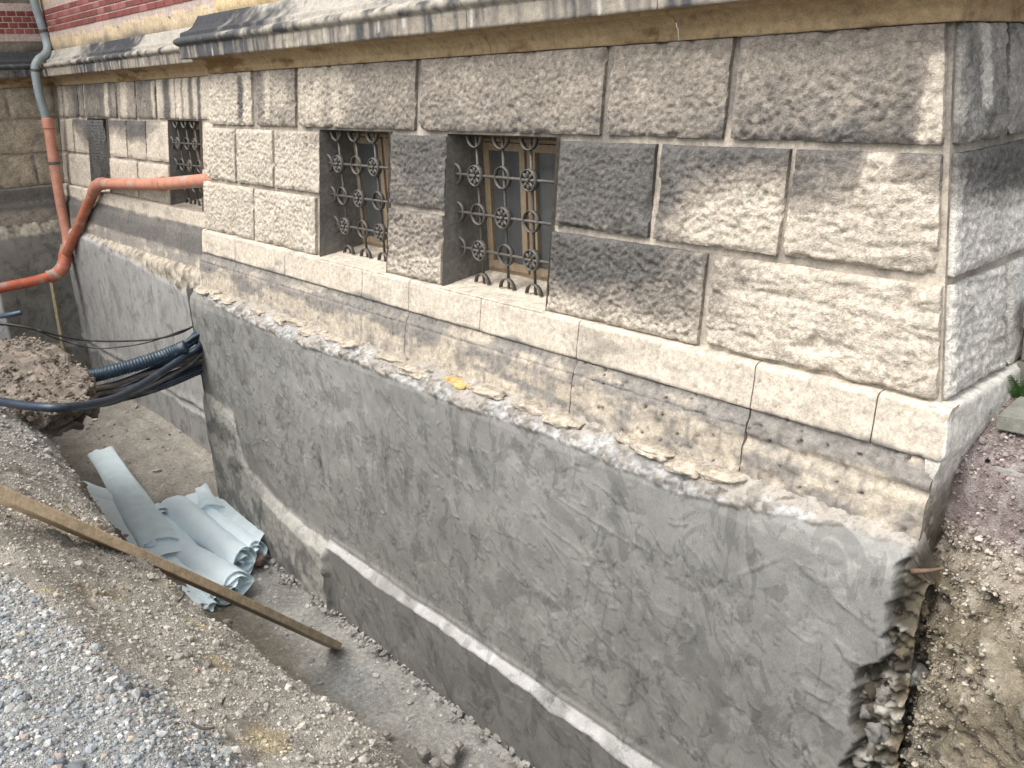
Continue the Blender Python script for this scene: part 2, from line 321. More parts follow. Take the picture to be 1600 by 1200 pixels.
# --- dressed sill course and plinth below it
def prof_sweep(face,u0,u1,prof,name,colf,cell=.012,er=.006,mat='dress',sub=10,lean=0):
    pz=np.array(prof,float); q=np.concatenate([np.linspace(pz[i],pz[i+1],max(2,int(np.linalg.norm(pz[i+1]-pz[i])/cell)),endpoint=False) for i in range(len(pz)-1)]+[pz[-1:]])
    nu=max(3,int((u1-u0)/cell)); u=np.linspace(u0,u1,nu); U,I=np.meshgrid(u,np.arange(len(q)),indexing='ij')
    D=q[I,0];Z=q[I,1]; e=np.minimum(U-u0,u1-U); U=U+lean*Z*(1-(U-u0)/(u1-u0))
    nn=fbm(U*12,Z*12,3.7,4,.55); D=D+er*nn-.006*(1-ss(0,.012,e)); 
    pit=ss(.34,.5,fbm(U*26,Z*40,6.1,3)); D=D-er*1.4*pit
    c=colf(U,Z,D,nn); c=c*(1-.35*pit)[...,None]
    P=np.stack(FR[face](U,Z,D),-1); V=P.reshape(-1,3); F=gridF(nu,len(q),0,not FLIP[face]); C=c.reshape(-1,3)
    parts=[(V,F,C)]
    for k in (0,nu-1):       # close the joint faces
        a=P[k]; b=np.stack(FR[face](U[k],Z[k],np.full(len(q),-.06)),-1); f=gridF(2,len(q))
        parts.append((np.concatenate([a,b]),f if k==0 else f[:,::-1],np.concatenate([c[k],c[k]])))
    V,F,C=cat(parts); return obj(name,mesh(name,V,F,C),M[mat],B)
def sill_col(U,Z,D,nn):
    c=mix(CLEAN*1.02,TAN*1.15,ss(.05,.5,fbm(U*2.5,Z*7,2.1,4,.6)))
    return mix(c,SOOT*1.6,ss(.1,.5,fbm(U*4,Z*9,7.7,3)-.2+.8*ss(-.15,-.215,Z))*.75)
def plinth_col(U,Z,D,nn):
    dk=ss(-.05,.42,1.5*fbm(U*2.2,Z*8,4.4,5,.65)+.34*ss(-.36,-.27,Z)-.05+.25*ss(-2.5,-3.5,U)*ss(-.45,-.3,Z))
    c=mix(CLEAN*np.array((.84,.83,.81)),TAN*.95,ss(0,.4,fbm(U*5,Z*5,1.1,3)))
    c=mix(c,SOOT*1.5,dk*.85); c=mix(c,SOOT*1.7,ss(.12,.42,fbm(U*11,Z*2.2,9.3,4,.6))*.6)
    return c*(1-.35*ss(.2,.45,fbm(U*30,Z*20,5,2)))[...,None]
SP=[(-.05,.012),(.012,.008),(.026,-.004),(.028,-.195),(.014,-.205)]
PP=[(.016,-.206),(.018,-.222),(.028,-.245),(.040,-.262),(.044,-.272),(.042,-.284),(.048,-.292),(.050,-.32),(.052,-.56)]
PPC=[(.010,-.206),(.018,-.24),(.034,-.262),(.046,-.30),(.03,-.33),(.05,-.37),(.05,-.58)]
js=[-6.90,-6.17,-5.25,-4.085,-3.504,-2.75,-1.924,-.822,-.255,.0]
for a,b in zip(js[:-1],js[1:]): prof_sweep('main',a+.003,b-(.003 if b<0 else -.026),SP,'sill_stone',sill_col,er=.004 if b<-.9 else .007)
jp=[-6.93,-6.17,-3.504,-1.924,-.822,.0]
for a,b in zip(jp[:-1],jp[1:]): prof_sweep('main',a+.003,b-(.003 if b<-.1 else -.012),PP if b<-.1 else PPC,'plinth_stone',plinth_col,er=.008 if b<-.9 else .022)
wcol=lambda U,Z,D,nn: mix(np.array(WT)*np.ones(U.shape+(1,)),TAN*.8,ss(-.22,-.40,Z+.08*nn)); _w=wcol; wcol=lambda U,Z,D,nn: mix(_w(U,Z,D,nn),(.10,.08,.06),ss(-.38,-.55,Z+.1*nn))
for a,b in ((-.022,.9),(.906,2.)): prof_sweep('side',a,b,SP[:3]+[(.022,-.16),(-.018,-.27),(-.052,-.45),(-.08,-.66)],'sill_stone',wcol,er=.008,cell=.015,lean=BY if a<0 else 0)
rcol=lambda U,Z,D,nn: mix(sill_col(U,Z,D,nn),SOOT*1.05,ss(-.02,.3,ss(-.12,-.22,Z)*ss(-.50,-.36,Z)+.4*fbm(U*2,Z*5,3,3)-.15)*.9)
SPW=[(-.05,.012),(.03,.0),(.03,-.19),(.06,-.25),(.065,-.64)]
for a,b in ((-13.25,-12.3),(-12.295,-10.3),(-10.295,-8.6),(-8.595,-6.85)): prof_sweep('rec',a,b,SPW,'sill_stone',rcol,cell=.025)
prof_sweep('wing',-3,.56,SPW,'sill_stone',lambda U,Z,D,nn: mix(mix(CLEAN*.62,TAN*.8,ss(-.2,.3,nn)),SOOT,ss(.1,-.05,Z)*ss(-.36,-.26,Z)*.9),cell=.03)
prof_sweep('ret',-.02,.60,SPW,'sill_stone',rcol,cell=.03)
# --- cornice: one profile run round the plan, cut into stones at its joints
CP=[(-.03,1.386),(.006,1.386),(.008,1.392),(.010,1.438),(.018,1.444),(.022,1.455),(.035,1.475),(.06,1.492),(.095,1.50),(.10,1.512),(.165,1.514),(.172,1.518),(.174,1.61),(.168,1.618),(.178,1.625),(.198,1.64),(.205,1.658),(.198,1.678),(.178,1.69),(.158,1.694),(.152,1.703),(.148,1.73),(.10,1.748),(.072,1.772),(.06,1.79),(.055,1.80),(.03,1.84),(.02,1.86),(-.02,1.86)]
def dense(pz,c): pz=np.array(pz); return np.concatenate([np.linspace(pz[i],pz[i+1],max(1,int(np.linalg.norm(pz[i+1]-pz[i])/c)),endpoint=False) for i in range(len(pz)-1)]+[pz[-1:]])
CQ=dense(CP,.012)
PLAN=[(-13.31,-6.),(-13.31,.684),(-6.66,.684),(-6.66,.183),(-.2,.183),(-.2,6.)]
OUT=[(1,0),(0,-1),(-1,0),(0,-1),(1,0)]
def cor_corner(i,o):    # point of the plan offset outward by o at corner i
    a,b=OUT[max(i-1,0)],OUT[min(i,4)]; p=PLAN[i]
    if i in(0,5): return (p[0]+a[0]*o if i==0 else p[0]+b[0]*o,p[1])
    return (p[0]+(a[0]+b[0])*o,p[1]+(a[1]+b[1])*o)
def cornice(i,cuts,dirt):
    o=CQ[:,0];z=CQ[:,1]
    A=np.array([cor_corner(i,x) for x in o]);Bp=np.array([cor_corner(i+1,x) for x in o])
    ax=0 if OUT[i][0]==0 else 1; lo=PLAN[i][ax];hi=PLAN[i+1][ax]
    cuts=[None]+cuts+[None]
    for k in range(len(cuts)-1):
        a=A if cuts[k] is None else np.stack([np.where(ax==0,cuts[k]+.002+.006*np.sin(z*31+k),A[:,0]),np.where(ax==1,cuts[k]+.002,A[:,1])],1)
        b=Bp if cuts[k+1] is None else np.stack([np.where(ax==0,cuts[k+1]-.002+.006*np.sin(z*31+k+1),Bp[:,0]),np.where(ax==1,cuts[k+1]-.002,Bp[:,1])],1)
        n=max(3,int(np.abs(b-a).max()/.02)); t=np.linspace(0,1,n)[:,None]
        X=a[None,:,0]+(b-a)[None,:,0]*t;Y=a[None,:,1]+(b-a)[None,:,1]*t;ZZ=np.tile(z,(n,1))
        ln=X if ax==0 else Y
        nn=fbm(X*9,Y*9,ZZ*9,4,.55); pt=ss(.3,.5,fbm(X*20,Y*20,ZZ*20,3))
        X=X+OUT[i][0]*(.004*nn-.004*pt);Y=Y+OUT[i][1]*(.004*nn-.004*pt);ZZ=ZZ+.003*nn
        st=fbm(ln*14+i,ZZ*1.2,3.3,4,.6); big=fbm(ln*1.1+i*5,ZZ*.7,8.8,3)
        under=mix(OCHRE,(.16,.095,.04),ss(.05,.45,fbm(ln*2.2,ZZ*9,5.1,4,.6)+.5*dirt(ln)))
        fasc=mix((.30,.265,.215),(.075,.075,.078),ss(-.05,.4,st*.8+big*.6+.15+.4*dirt(ln))); fasc=mix(fasc,(.52,.5,.46),ss(.32,.42,fbm(ln*30,ZZ*.8,1.1,3))*.8)
        tor=mix((.34,.31,.26),(.06,.062,.065),ss(-.1,.25,fbm(ln*5,ZZ*6,6,4,.6)+.1+.5*dirt(ln)))
        top=mix((.31,.29,.255),(.04,.042,.047),ss(-.25,.32,fbm(ln*2.6,ZZ*3.5,7.5,5,.65)+.9*dirt(ln)-.06))
        c=mix(under,fasc,ss(1.512,1.518,ZZ)); c=mix(c,tor,ss(1.612,1.632,ZZ)); c=mix(c,top,ss(1.688,1.70,ZZ))
        c=c*(1-.4*pt)[...,None]
        V=np.stack([X,Y,ZZ],-1).reshape(-1,3); f=gridF(n,len(z),0,False)
        parts=[(V,f,c.reshape(-1,3))]
        obj('cornice_stone',mesh('cornice_stone',*[x for x in (V,f)],c.reshape(-1,3)),M['cornice'],B)
ctr=lambda c,wd,v:(lambda u: v*np.exp(-((u-c)/wd)**2))
cornice(0,[-3.,-1.5],lambda u:.5+0*u)
cornice(1,[-12.0,-10.4,-8.7],lambda u:.45*np.exp(-((u+10.3)/1.0)**2)-.35*np.exp(-((u+12.2)/.9)**2)-.5*np.exp(-((u+8.4)/.9)**2))
cornice(2,[],lambda u:.6+0*u)
cornice(3,[-5.9,-4.75,-2.786,-1.447],lambda u:.9*np.exp(-((u+6.6)/.8)**2)-.25*np.exp(-((u+3.5)/1.6)**2))
cornice(4,[1.4,3.0],lambda u:.2+0*u)
# core under the cornice
# --- upper walls with red brick bands
def flat(name,pts,col,mat,parent=B,n=None):
    V=np.array(pts,float);m=mesh(name,V,np.array([[0,1,2,3]]),np.tile(col,(4,1)),False);return obj(name,m,M[mat],parent)
def stone_panel(p0,ax,u0,u1,z0,z1,out,th,colf,name='stone_panel'):
    """ashlar slab on an upper wall: p0 = plane coordinate, ax = 0 runs along x, 1 along y"""
    nu=max(4,int((u1-u0)/.04));nz=max(4,int((z1-z0)/.04)); U,Z=np.meshgrid(np.linspace(u0,u1,nu),np.linspace(z0,z1,nz),indexing='ij')
    n=fbm(U*4,Z*4,p0,4); e=np.minimum(np.minimum(U-u0,u1-U),np.minimum(Z-z0,z1-Z)); O=p0+out*(th+.003*n-.005*(1-ss(0,.012,e)))
    P=np.stack([U,O,Z] if ax==0 else [O,U,Z],-1); c=colf(U,Z,n)
    P[0,:,1-ax]=p0;P[-1,:,1-ax]=p0;P[:,0,1-ax]=p0;P[:,-1,1-ax]=p0
    return obj(name,mesh(name,P.reshape(-1,3),gridF(nu,nz,0,(ax==1 and out<0) or (ax==0 and out>0)),c.reshape(-1,3)),M['dress'],B)
creamf=lambda U,Z,n: mix(mix((.50,.40,.27),(.36,.28,.19),ss(0,.5,n)),(.12,.12,.12),ss(1.98,1.84,Z+.10*fbm(U*2.5,Z*3,1,3))*ss(-.1,.3,fbm(U*.9,Z,3,2)+.15)*.8)
greyf=lambda U,Z,n: mix((.20,.175,.14),(.13,.115,.095),ss(-.1,.4,n))
yelf=lambda U,Z,n: mix((.56,.43,.25),(.40,.29,.15),ss(0,.5,n))
us=[-13.30,-11.9,-10.25,-8.65,-6.5]
for a,b in zip(us[:-1],us[1:]):
    stone_panel(.71,0,a+.003,b-.003,1.845,2.092,-1,.02,creamf); stone_panel(.71,0,a+.003,b-.003,2.418,2.95,-1,.02,creamf)
for a,b in ((-4,-1.6),(-1.597,.688)):
    stone_panel(-13.33,1,a,b,1.845,2.092,1,.02,greyf); stone_panel(-13.33,1,a,b,2.418,2.95,1,.02,greyf)
for a,b in ((-6.42,-5.3),(-5.297,-3.6),(-3.597,-1.9),(-1.897,-.23)): stone_panel(.215,0,a,b,1.85,2.6,-1,.02,yelf)
bV,bF=box((0,0,0),(1,1,1))
bv=np.array([(-.5,-.5,-.5),(.5,-.5,-.5),(.5,.5,-.5),(-.5,.5,-.5),(-.5,-.5,.5),(.5,-.5,.5),(.5,.5,.5),(-.5,.5,.5)])
def brick_mesh(sx,sy,sz,col):     # bevelled brick
    V=[];b=.004
    for x,y,z in np.sign(bv):
        X,Y,ZZ=x*sx/2,y*sy/2,z*sz/2
        V+=[(X-x*b,Y-y*b,ZZ),(X-x*b,Y,ZZ-z*b),(X,Y-y*b,ZZ-z*b)]
    import bmesh
    bm=bmesh.new(); vs=[bm.verts.new(v) for v in V]; bmesh.ops.convex_hull(bm,input=vs); m=bpy.data.meshes.new('brick'); bm.to_mesh(m); bm.free()
    a=m.color_attributes.new('Col','FLOAT_COLOR','POINT'); a.data.foreach_set('color',np.tile((*col,1),(len(m.vertices),1)).astype(np.float32).ravel()); m.materials.append(M['brick']); return m
bcols=[(.20,.055,.05),(.17,.045,.04),(.24,.075,.068),(.145,.04,.036)]
bx_=[brick_mesh(.241,.05,.062,tuple(np.array(c)*np.array((1.15,1.45,1.45)))) for c in bcols]; by_=[brick_mesh(.05,.111,.062,c) for c in bcols]
for k in range(4):
    z=2.135+k*.0775
    for i in range(24):
        u=-13.15+.255*i+(.127 if k%2 else 0)
        if u<-7.2: obj('brick',random.choice(bx_),None,B,(u,.706+random.uniform(-.002,.002),z))
    for i in range(18):
        u=.62-.125*i-(.062 if k%2 else 0)
        if u>-1.5: obj('brick',random.choice(by_),None,B,(-13.322+random.uniform(-.002,.002),u,z))
mort=np.array((.42,.34,.30))
flat('mortar_bed',[(-13.34,.690,2.0),(-6.5,.690,2.0),(-6.5,.690,2.5),(-13.34,.690,2.5)],mort,'dress')
flat('mortar_bed',[(-13.305,-6,2.0),(-13.305,.72,2.0),(-13.305,.72,2.5),(-13.305,-6,2.5)],mort,'dress')
# tall storeys above, plain from here
def plainbox(name,c,s,col,mat='dress'):
    V,F=box(c,s); return obj(name,mesh(name,V,F,np.tile(col,(8,1)),False),M[mat],B)
plainbox('upper_wall',(-10,3.75,5.0),(6.6+.04,6.0,7.0-.02),(.36,.29,.2))
plainbox('upper_wall',(-3.33,3.26,5.0),(6.2,6.0,6.4),(.36,.29,.2))
plainbox('upper_wall',(-16.35,-3.,5.0),(6.,12.,6.8),(.30,.25,.18))
# --- rendered foundation
def render_wall():
    X=np.concatenate([np.arange(-6.90,-5,.011),np.arange(-5,.075,.0085)])
    prof=np.array([(-.07,-.49),(-.10,-.505),(-.15,-.53),(-.20,-.56),(-.235,-.60),(-.250,-.66),(-.252,-.9),(-.262,-1.6),(-.272,-2.262),(-.276,-2.29),(-.272,-3.06)])
    q=dense(prof,.0095); U,I=np.meshgrid(X,np.arange(len(q)),indexing='ij'); Y0=q[I,0];Z=q[I,1]
    zt=np.interp(X,[-6.9,-6.5,-5.49,-4.6,-3.9,-2.85,-1.98,-1.06,-.28,.3],[-.555,-.585,-.63,-.645,-.615,-.64,-.605,-.64,-.545,-.53])[:,None]
    zt=zt+.022*fbm(U*5,0*U,2.2,4)+.012*fbm(U*22,Z*5,4,3)
    rough=ss(-.008,.008,Z-zt)
    xe=-.005+.05*pn(Z*3.1,3,1)+.03*pn(Z*9,5,1)-.11*ss(-1.0,-1.12,Z)+.035*fbm(Z*9,3+0*Z,3,4,.6)          # ragged right edge of the render
    rr=ss(-.008,.01,U-xe); 
    out=.0035*fbm(U*1.3,Z*1.3,1,3)*4+.0025*fbm(U*9,Z*5,3,3)
    # trowel marks: short curved ridges
    col=np.ones(U.shape+(3,))*np.array((.205,.202,.188))
    big=fbm(U*.55,Z*.8,6,3); col*= (1+.24*big+.13*fbm((U*.82-Z*.57)*1.3,(U*.57+Z*.82)*9,2,4,.6)+.10*ss(-3.5,-.3,U)*ss(-2,-.8,Z)-.14*ss(-4,-6.5,U)*0)[...,None]
    smear=fbm(U*2.3+Z*1.2,Z*3.4-U*.7,5,4,.6); col*=(1+.20*smear)[...,None]
    rs=np.random.RandomState(5); dx=.011
    def seg(a,b,h,wd,dark):
        a=np.array(a);b=np.array(b);m=.08
        ix=np.where((X>min(a[0],b[0])-m)&(X<max(a[0],b[0])+m))[0]; jz=np.where((q[:,1]>min(a[1],b[1])-m)&(q[:,1]<max(a[1],b[1])+m))[0]
        if len(ix)<2 or len(jz)<2: return
        sl=np.ix_(ix,jz); u=U[sl];z=Z[sl]; d=b-a;L=np.hypot(*d)+1e-6; t=np.clip(((u-a[0])*d[0]+(z-a[1])*d[1])/L**2,0,1)
        dist=((u-a[0]-t*d[0])*-d[1]+(z-a[1]-t*d[1])*d[0])/L; ad=np.hypot(u-a[0]-t*d[0],z-a[1]-t*d[1])
        tp=np.sin(np.pi*np.clip(t,.02,.98))**.5
        out[sl]+=h*np.exp(-(ad/wd)**2)*tp
        k=np.exp(-((ad)/(wd*1.5))**2)*ss(0,-wd,dist-.001)*tp*dark; col[sl]*=(1-k)[...,None]
    for _ in range(760):
        a=np.array((rs.uniform(-6.8,-.05),rs.uniform(-2.2,-.68))); ang=rs.choice([rs.normal(-1.35,.35),rs.normal(-.55,.3)]); L=rs.uniform(.05,.34)*(1 if rs.rand()<.6 else .5)
        cv=rs.normal(0,.5); p=a; n=4
        for k in range(n):
            p2=p+L/n*np.array((math.cos(ang),math.sin(ang))); seg(p,p2,rs.choice([-1,1,1])*rs.uniform(.0015,.006),rs.uniform(.0045,.009),rs.uniform(0,.6)**1.2); p=p2; ang+=cv/n*2
    for _ in range(70):    # lower band
        a=np.array((rs.uniform(-4.5,-.3),rs.uniform(-2.9,-2.42))); ang=rs.normal(-1.3,.5); L=rs.uniform(.05,.2); seg(a,a+L*np.array((math.cos(ang),math.sin(ang))),rs.choice([-1,1])*.003,.01,.3)
    for (a,b) in SCR: seg((a[0],a[2]),(b[0],b[2]),.004,.009,.15)
    # small slap patches, thin raised skins of mortar
    pt=fbm(U*3.4+2*Z,Z*3.4,9.1,4,.55); sk=ss(.24,.26,pt); out+=.003*sk; col*=(1-.10*sk)[...,None]
    pt=fbm(U*2.2,Z*4.4-U,12.1,4,.6); sk=ss(.30,.33,pt); out-=.002*sk; col*=(1+.12*sk)[...,None]
    # kink, pale strip with sky light painted on its slope, darker lower coat
    kz=-2.29+.012*pn(U*2.5,1,1)+.004*pn(U*12,2,2); wv=.060+.030*pn(U*1.7,4,4)+.02*pn(U*6,7,7)+.03*ss(-2.5,-1,U)
    lowx=ss(-4.62,-4.58,U+.02*pn(Z*9,2,2)); below=ss(kz+.003,kz-.006,Z)*lowx
    rampz=np.clip((kz-Z)/wv,0,1)*lowx; out+=.062*rampz+.012*np.exp(-((Z-kz-.015)/.02)**2)*lowx-.004*np.exp(-((Z-kz+.004)/.006)**2)*lowx
    band=below*ss(kz-wv-.004,kz-wv+.004,Z); out+=.006*band
    col=mix(col,col*.80,below*(1-band)); col=mix(col,np.array((.43,.425,.41))*(1+.16*fbm(U*9,Z*20,3,3))[...,None],band*(.85-.6*ss(-.05,.2,fbm(U*2.3,Z*2,8,3))))
    # rough pale old render at the lower left, with its light vein
    vx=np.array([-6.72,-6.25,-6.14,-5.98,-5.38,-4.62]);vz=np.array([-1.56,-1.62,-2.05,-2.17,-2.30,-2.33]); vein=np.interp(U,vx,vz)+.05*fbm(U*4,Z*4,2,3)
    left=ss(-4.52,-4.60,U+.02*pn(Z*8,1,3)); reg=ss(vein+.02,vein-.02,Z)*left
    out+=reg*((.02+.055*ss(-6.2,-5.2,U))*np.clip((vein-Z)/.10,0,1)+.018*fbm(U*6,Z*4.5,7,4,.6)); 
    pale=reg*ss(-.12,.10,fbm(U*4,Z*4,14,4,.6)+.30*ss(.35,.0,vein-Z)); col=mix(col,np.array((.36,.35,.315)),pale*.8)
    lip=np.exp(-((Z-vein)/.03)**2)*left*ss(-6.7,-6.3,U); col=mix(col,(.42,.41,.38),lip*.6)
    # rubble on the ledge and at the right end
    rn=fbm(U*16,Z*16+Y0*16,2.5,4,.62); rg=fbm(U*5,Z*5+Y0*5,8.5,3)
    rc=mix((.37,.365,.35),(.19,.172,.148),ss(-.2,.30,rn+.3*rg)); rc=mix(rc,(.31,.285,.25),ss(.0,.35,rg+.8*ss(-.56,-.515,Z)))
    rc=mix(rc,(.10,.085,.06),ss(.30,.5,fbm(U*10,Y0*24,3.3,3))*.8)
    rf=fbm(U*48,Z*48+Y0*48,1.5,3,.6); out=out*(1-rough)+rough*(.014+.034*rn+.02*rg+.016*rf); rc=rc*(1-.35*ss(.1,.4,-rf))[...,None]
    rn2=fbm(U*12,Z*12,5.5,5,.62); r2=mix((.38,.365,.32),(.07,.062,.046),ss(-.22,.16,-rn2+.10+.25*ss(-1.25,-.9,Z))); r2=mix(r2,(.20,.155,.09),ss(.02,.16,U+.1*fbm(U*6,Z*6,1,3)))
    out=out*(1-rr)+rr*(-.075+.085*rn2+.03*rn)
    col=mix(mix(col,rc,rough),r2,rr)
    Y=Y0-out*np.clip(.35+.65*ss(-.48,-.6,Z),0,1); Zz=Z+rough*out*.6-.22*ss(.0,.10,U)*ss(-.70,-.5,Z); Y=Y+.08*ss(.02,.10,U)*ss(-.8,-.6,Z)
    V=np.stack([U,Y,Zz],-1).reshape(-1,3)
    m=mesh('foundation_render',V,gridF(len(X),len(q),0,True),col.reshape(-1,3)); obj('foundation_render',m,M['plaster'],B)
    # left end face of the projection
    yy=np.arange(-.262,.46,.02);zz=np.arange(-3.05,-.50,.025);Yg,Zg=np.meshgrid(yy,zz,indexing='ij'); Xg=-6.90-.008*fbm(Yg*3,Zg*3,1,3)-.012*ss(-.262,-.20,Yg)
    c=np.ones(Yg.shape+(3,))*np.array((.23,.225,.20))*(1+.2*fbm(Yg*3,Zg*3,4,3))[...,None]
    obj('foundation_render',mesh('foundation_render',np.stack([Xg,Yg,Zg],-1).reshape(-1,3),gridF(len(yy),len(zz),0,True),c.reshape(-1,3)),M['plaster'],B)
def recess_render():
    X=np.arange(-13.3,-6.86,.03); q=dense([(.44,-.50),(.40,-.56),(.33,-.62),(.295,-.66),(.285,-.74),(.27,-2.4),(.26,-3.05)],.025)
    U,I=np.meshgrid(X,np.arange(len(q)),indexing='ij');Y0=q[I,0];Z=q[I,1]
    zt=np.interp(X,[-13.3,-12,-10,-8,-6.9],[-.60,-.62,-.74,-.92,-.95])[:,None]+.04*fbm(U*3,0*U,3,3); rough=ss(-.01,.01,Z-zt)
    col=np.ones(U.shape+(3,))*np.array((.285,.28,.27)); col*=(1+.16*fbm(U*1.5,Z*1.5,2,4,.6))[...,None]
    kz=-2.34+.03*pn(U*2,1,1);below=ss(kz+.005,kz-.01,Z); band=below*ss(kz-.14-.06*pn(U*3,2,2),kz-.13-.06*pn(U*3,2,2),Z)
    lip=rough*0+np.exp(-((Z-zt+.02)/.03)**2)*(1-rough); col=mix(col,(.46,.45,.43),lip*.7)
    col=mix(col,col*.86,below);col=mix(col,(.48,.475,.46),band*.9)
    rn=fbm(U*9,Z*9,3,4,.6);rc=mix((.40,.36,.29),(.17,.145,.11),ss(-.1,.3,rn)); col=mix(col,rc,rough)
    out=.012*fbm(U*2,Z*2,1,3)+rough*.05*rn-.03*below+.02*np.exp(-((Z-kz-.03)/.05)**2)
    obj('foundation_render',mesh('foundation_render',np.stack([U,Y0-out,Z],-1).reshape(-1,3),gridF(len(X),len(q),0,True),col.reshape(-1,3)),M['plaster'],B)
    # wing
    yy=np.arange(-.86,.32,.02);q=dense([(-13.18,-.50),(-13.12,-.58),(-13.08,-.66),(-13.07,-.8),(-13.05,-3.05)],.025)
    U,I=np.meshgrid(yy,np.arange(len(q)),indexing='ij');X0=q[I,0];Z=q[I,1]
    zt=-.66+.03*fbm(U*4,0*U,3,3);rough=ss(-.01,.01,Z-zt)
    col=np.ones(U.shape+(3,))*np.array((.20,.193,.17));col*=(1+.3*fbm(U*2,Z*2,2,4,.6))[...,None]*(1-.2*ss(.2,.3,fbm(U*5,Z*7,4,3)))[...,None]
    bnd=ss(.045,.035,np.abs(Z+2.38+.25*(U-.0)*0-.10*(-U))); col=mix(col,(.36,.35,.32),bnd)
    edge=ss(-.70,-.74,U+.02*pn(Z*4,2,1)); col=mix(col,(.72,.73,.72),edge)  # white strip: bright light on the return edge, painted into the colour
    rn=fbm(U*9,Z*9,3,4,.6);col=mix(col,mix((.36,.33,.27),(.17,.145,.11),ss(-.1,.3,rn)),rough)
    out=.012*fbm(U*2,Z*2,1,3)+rough*.05*rn-.02*edge
    obj('foundation_render',mesh('foundation_render',np.stack([X0+out,U,Z],-1).reshape(-1,3),gridF(len(yy),len(q),0,False),col.reshape(-1,3)),M['plaster'],B)
SCR = [((-0.24, -0.255, -0.716), (-0.284, -0.255, -0.869)), ((-0.259, -0.255, -0.826), (0.007, -0.255, -0.925)), ((-0.238, -0.255, -1.301), (-0.39, -0.255, -1.677)), ((-2.028, -0.255, -1.156), (-1.722, -0.255, -1.218)), ((-1.94, -0.255, -0.94), (-1.287, -0.255, -1.038)), ((-1.46, -0.255, -0.627), (-1.287, -0.255, -1.001)), ((-2.161, -0.255, -1.101), (-2.308, -0.255, -1.641)), ((-0.715, -0.255, -0.935), (-0.481, -0.255, -0.736)), ((-2.982, -0.255, -1.259), (-2.805, -0.255, -1.523))]
rolls = {'A': [(-7.185, -0.649, -2.82), (-5.662, -0.607, -2.82)], 'A2': [(-7.259, -0.431, -2.84), (-5.753, -0.445, -2.84)], 'B': [(-7.201, -1.043, -2.82), (-5.333, -0.828, -2.82)], 'B2': [(-7.37, -0.82, -2.86), (-5.315, -0.96, -2.86)], 'C': [(-6.619, -1.312, -2.88), (-5.294, -1.178, -2.88)], 'F': [(-6.947, -0.271, -2.84), (-5.826, -0.305, -2.84)], 'G': [(-6.705, -0.466, -2.75), (-7.329, -0.309, -2.75)], 'E': [(-8.371, -1.249, -2.8), (-6.999, -0.843, -2.8)], 'D': [(-9.089, -0.773, -2.72), (-6.371, -1.091, -2.72)], 'D2': [(-8.139, -1.158, -2.86), (-6.54, -1.217, -2.86)], 'H': [(-6.369, -1.058, -2.87), (-5.269, -1.108, -2.87)]}
cables = {'conduit': [(-7.862, -1.5, -1.405), (-7.486, -1.404, -1.295), (-7.0, -1.18, -1.171), (-6.882, -0.924, -1.129), (-6.832, -0.7, -1.098), (-6.811, -0.508, -1.065), (-6.755, -0.412, -1.026)], 'c1': [(-7.993, -1.468, -1.272), (-7.484, -1.276, -1.225), (-7.399, -1.02, -1.285), (-7.146, -0.764, -1.241), (-6.933, -0.444, -1.08), (-6.774, -0.22, -0.94)], 'c2': [(-6.849, -0.508, -1.079), (-6.916, -0.316, -1.029), (-6.821, -0.188, -0.905)], 'c3': [(-6.771, -0.508, -1.082), (-6.88, -0.316, -1.054), (-6.816, -0.188, -0.968)], 'c4': [(-7.369, -1.5, -1.337), (-7.165, -1.276, -1.335), (-7.06, -0.956, -1.307), (-6.889, -0.636, -1.197), (-6.787, -0.348, -1.092), (-6.851, -0.188, -1.059)], 'c5': [(-7.151, -1.5, -1.32), (-7.012, -1.212, -1.353), (-6.916, -0.892, -1.335), (-6.89, -0.572, -1.252), (-6.814, -0.22, -1.155)], 'c6': [(-7.05, -1.5, -1.32), (-7.041, -1.212, -1.398), (-7.03, -0.924, -1.399), (-6.951, -0.636, -1.328), (-6.85, -0.22, -1.248)], 'c7': [(-6.952, -1.5, -1.319), (-7.079, -1.148, -1.426), (-7.014, -0.892, -1.358), (-6.927, -0.636, -1.276), (-6.903, -0.38, -1.187), (-6.827, -0.22, -1.112)], 'c8': [(-5.909, -2.15, -0.878), (-5.57, -2.05, -0.849), (-5.314, -1.9, -0.84), (-5.473, -1.65, -0.929), (-5.803, -1.35, -1.035), (-6.158, -1.0, -1.081), (-6.639, -0.6, -1.138), (-6.813, -0.22, -1.076)], 'c9': [(-7.554, -1.596, -1.492), (-7.241, -1.34, -1.484), (-7.141, -1.084, -1.499), (-6.994, -0.828, -1.462), (-6.916, -0.54, -1.41), (-6.893, -0.22, -1.357)], 'c10': [(-6.79, -1.468, -1.202), (-6.91, -1.116, -1.279), (-6.884, -0.828, -1.248), (-6.827, -0.54, -1.214), (-6.842, -0.22, -1.226)], 'c11': [(-6.941, -1.404, -1.369), (-7.032, -1.052, -1.454), (-6.996, -0.764, -1.447), (-6.908, -0.476, -1.386), (-6.879, -0.22, -1.32)], 'w1': [(-8.192, -1.66, -0.789), (-7.995, -1.436, -0.847), (-7.947, -1.212, -0.966), (-7.856, -0.956, -1.061), (-7.707, -0.7, -1.097), (-7.528, -0.444, -1.101), (-7.231, -0.284, -1.019), (-6.903, -0.188, -0.881)], 'w2': [(-8.208, -1.66, -0.805), (-8.032, -1.404, -0.874), (-8.127, -1.18, -1.049), (-8.04, -0.924, -1.18), (-7.853, -0.732, -1.187), (-7.641, -0.444, -1.15), (-6.908, -0.188, -0.895)], 'hose': [(-8.59, -1.596, -0.809), (-8.388, -1.5, -0.774), (-8.309, -1.404, -0.754)]}
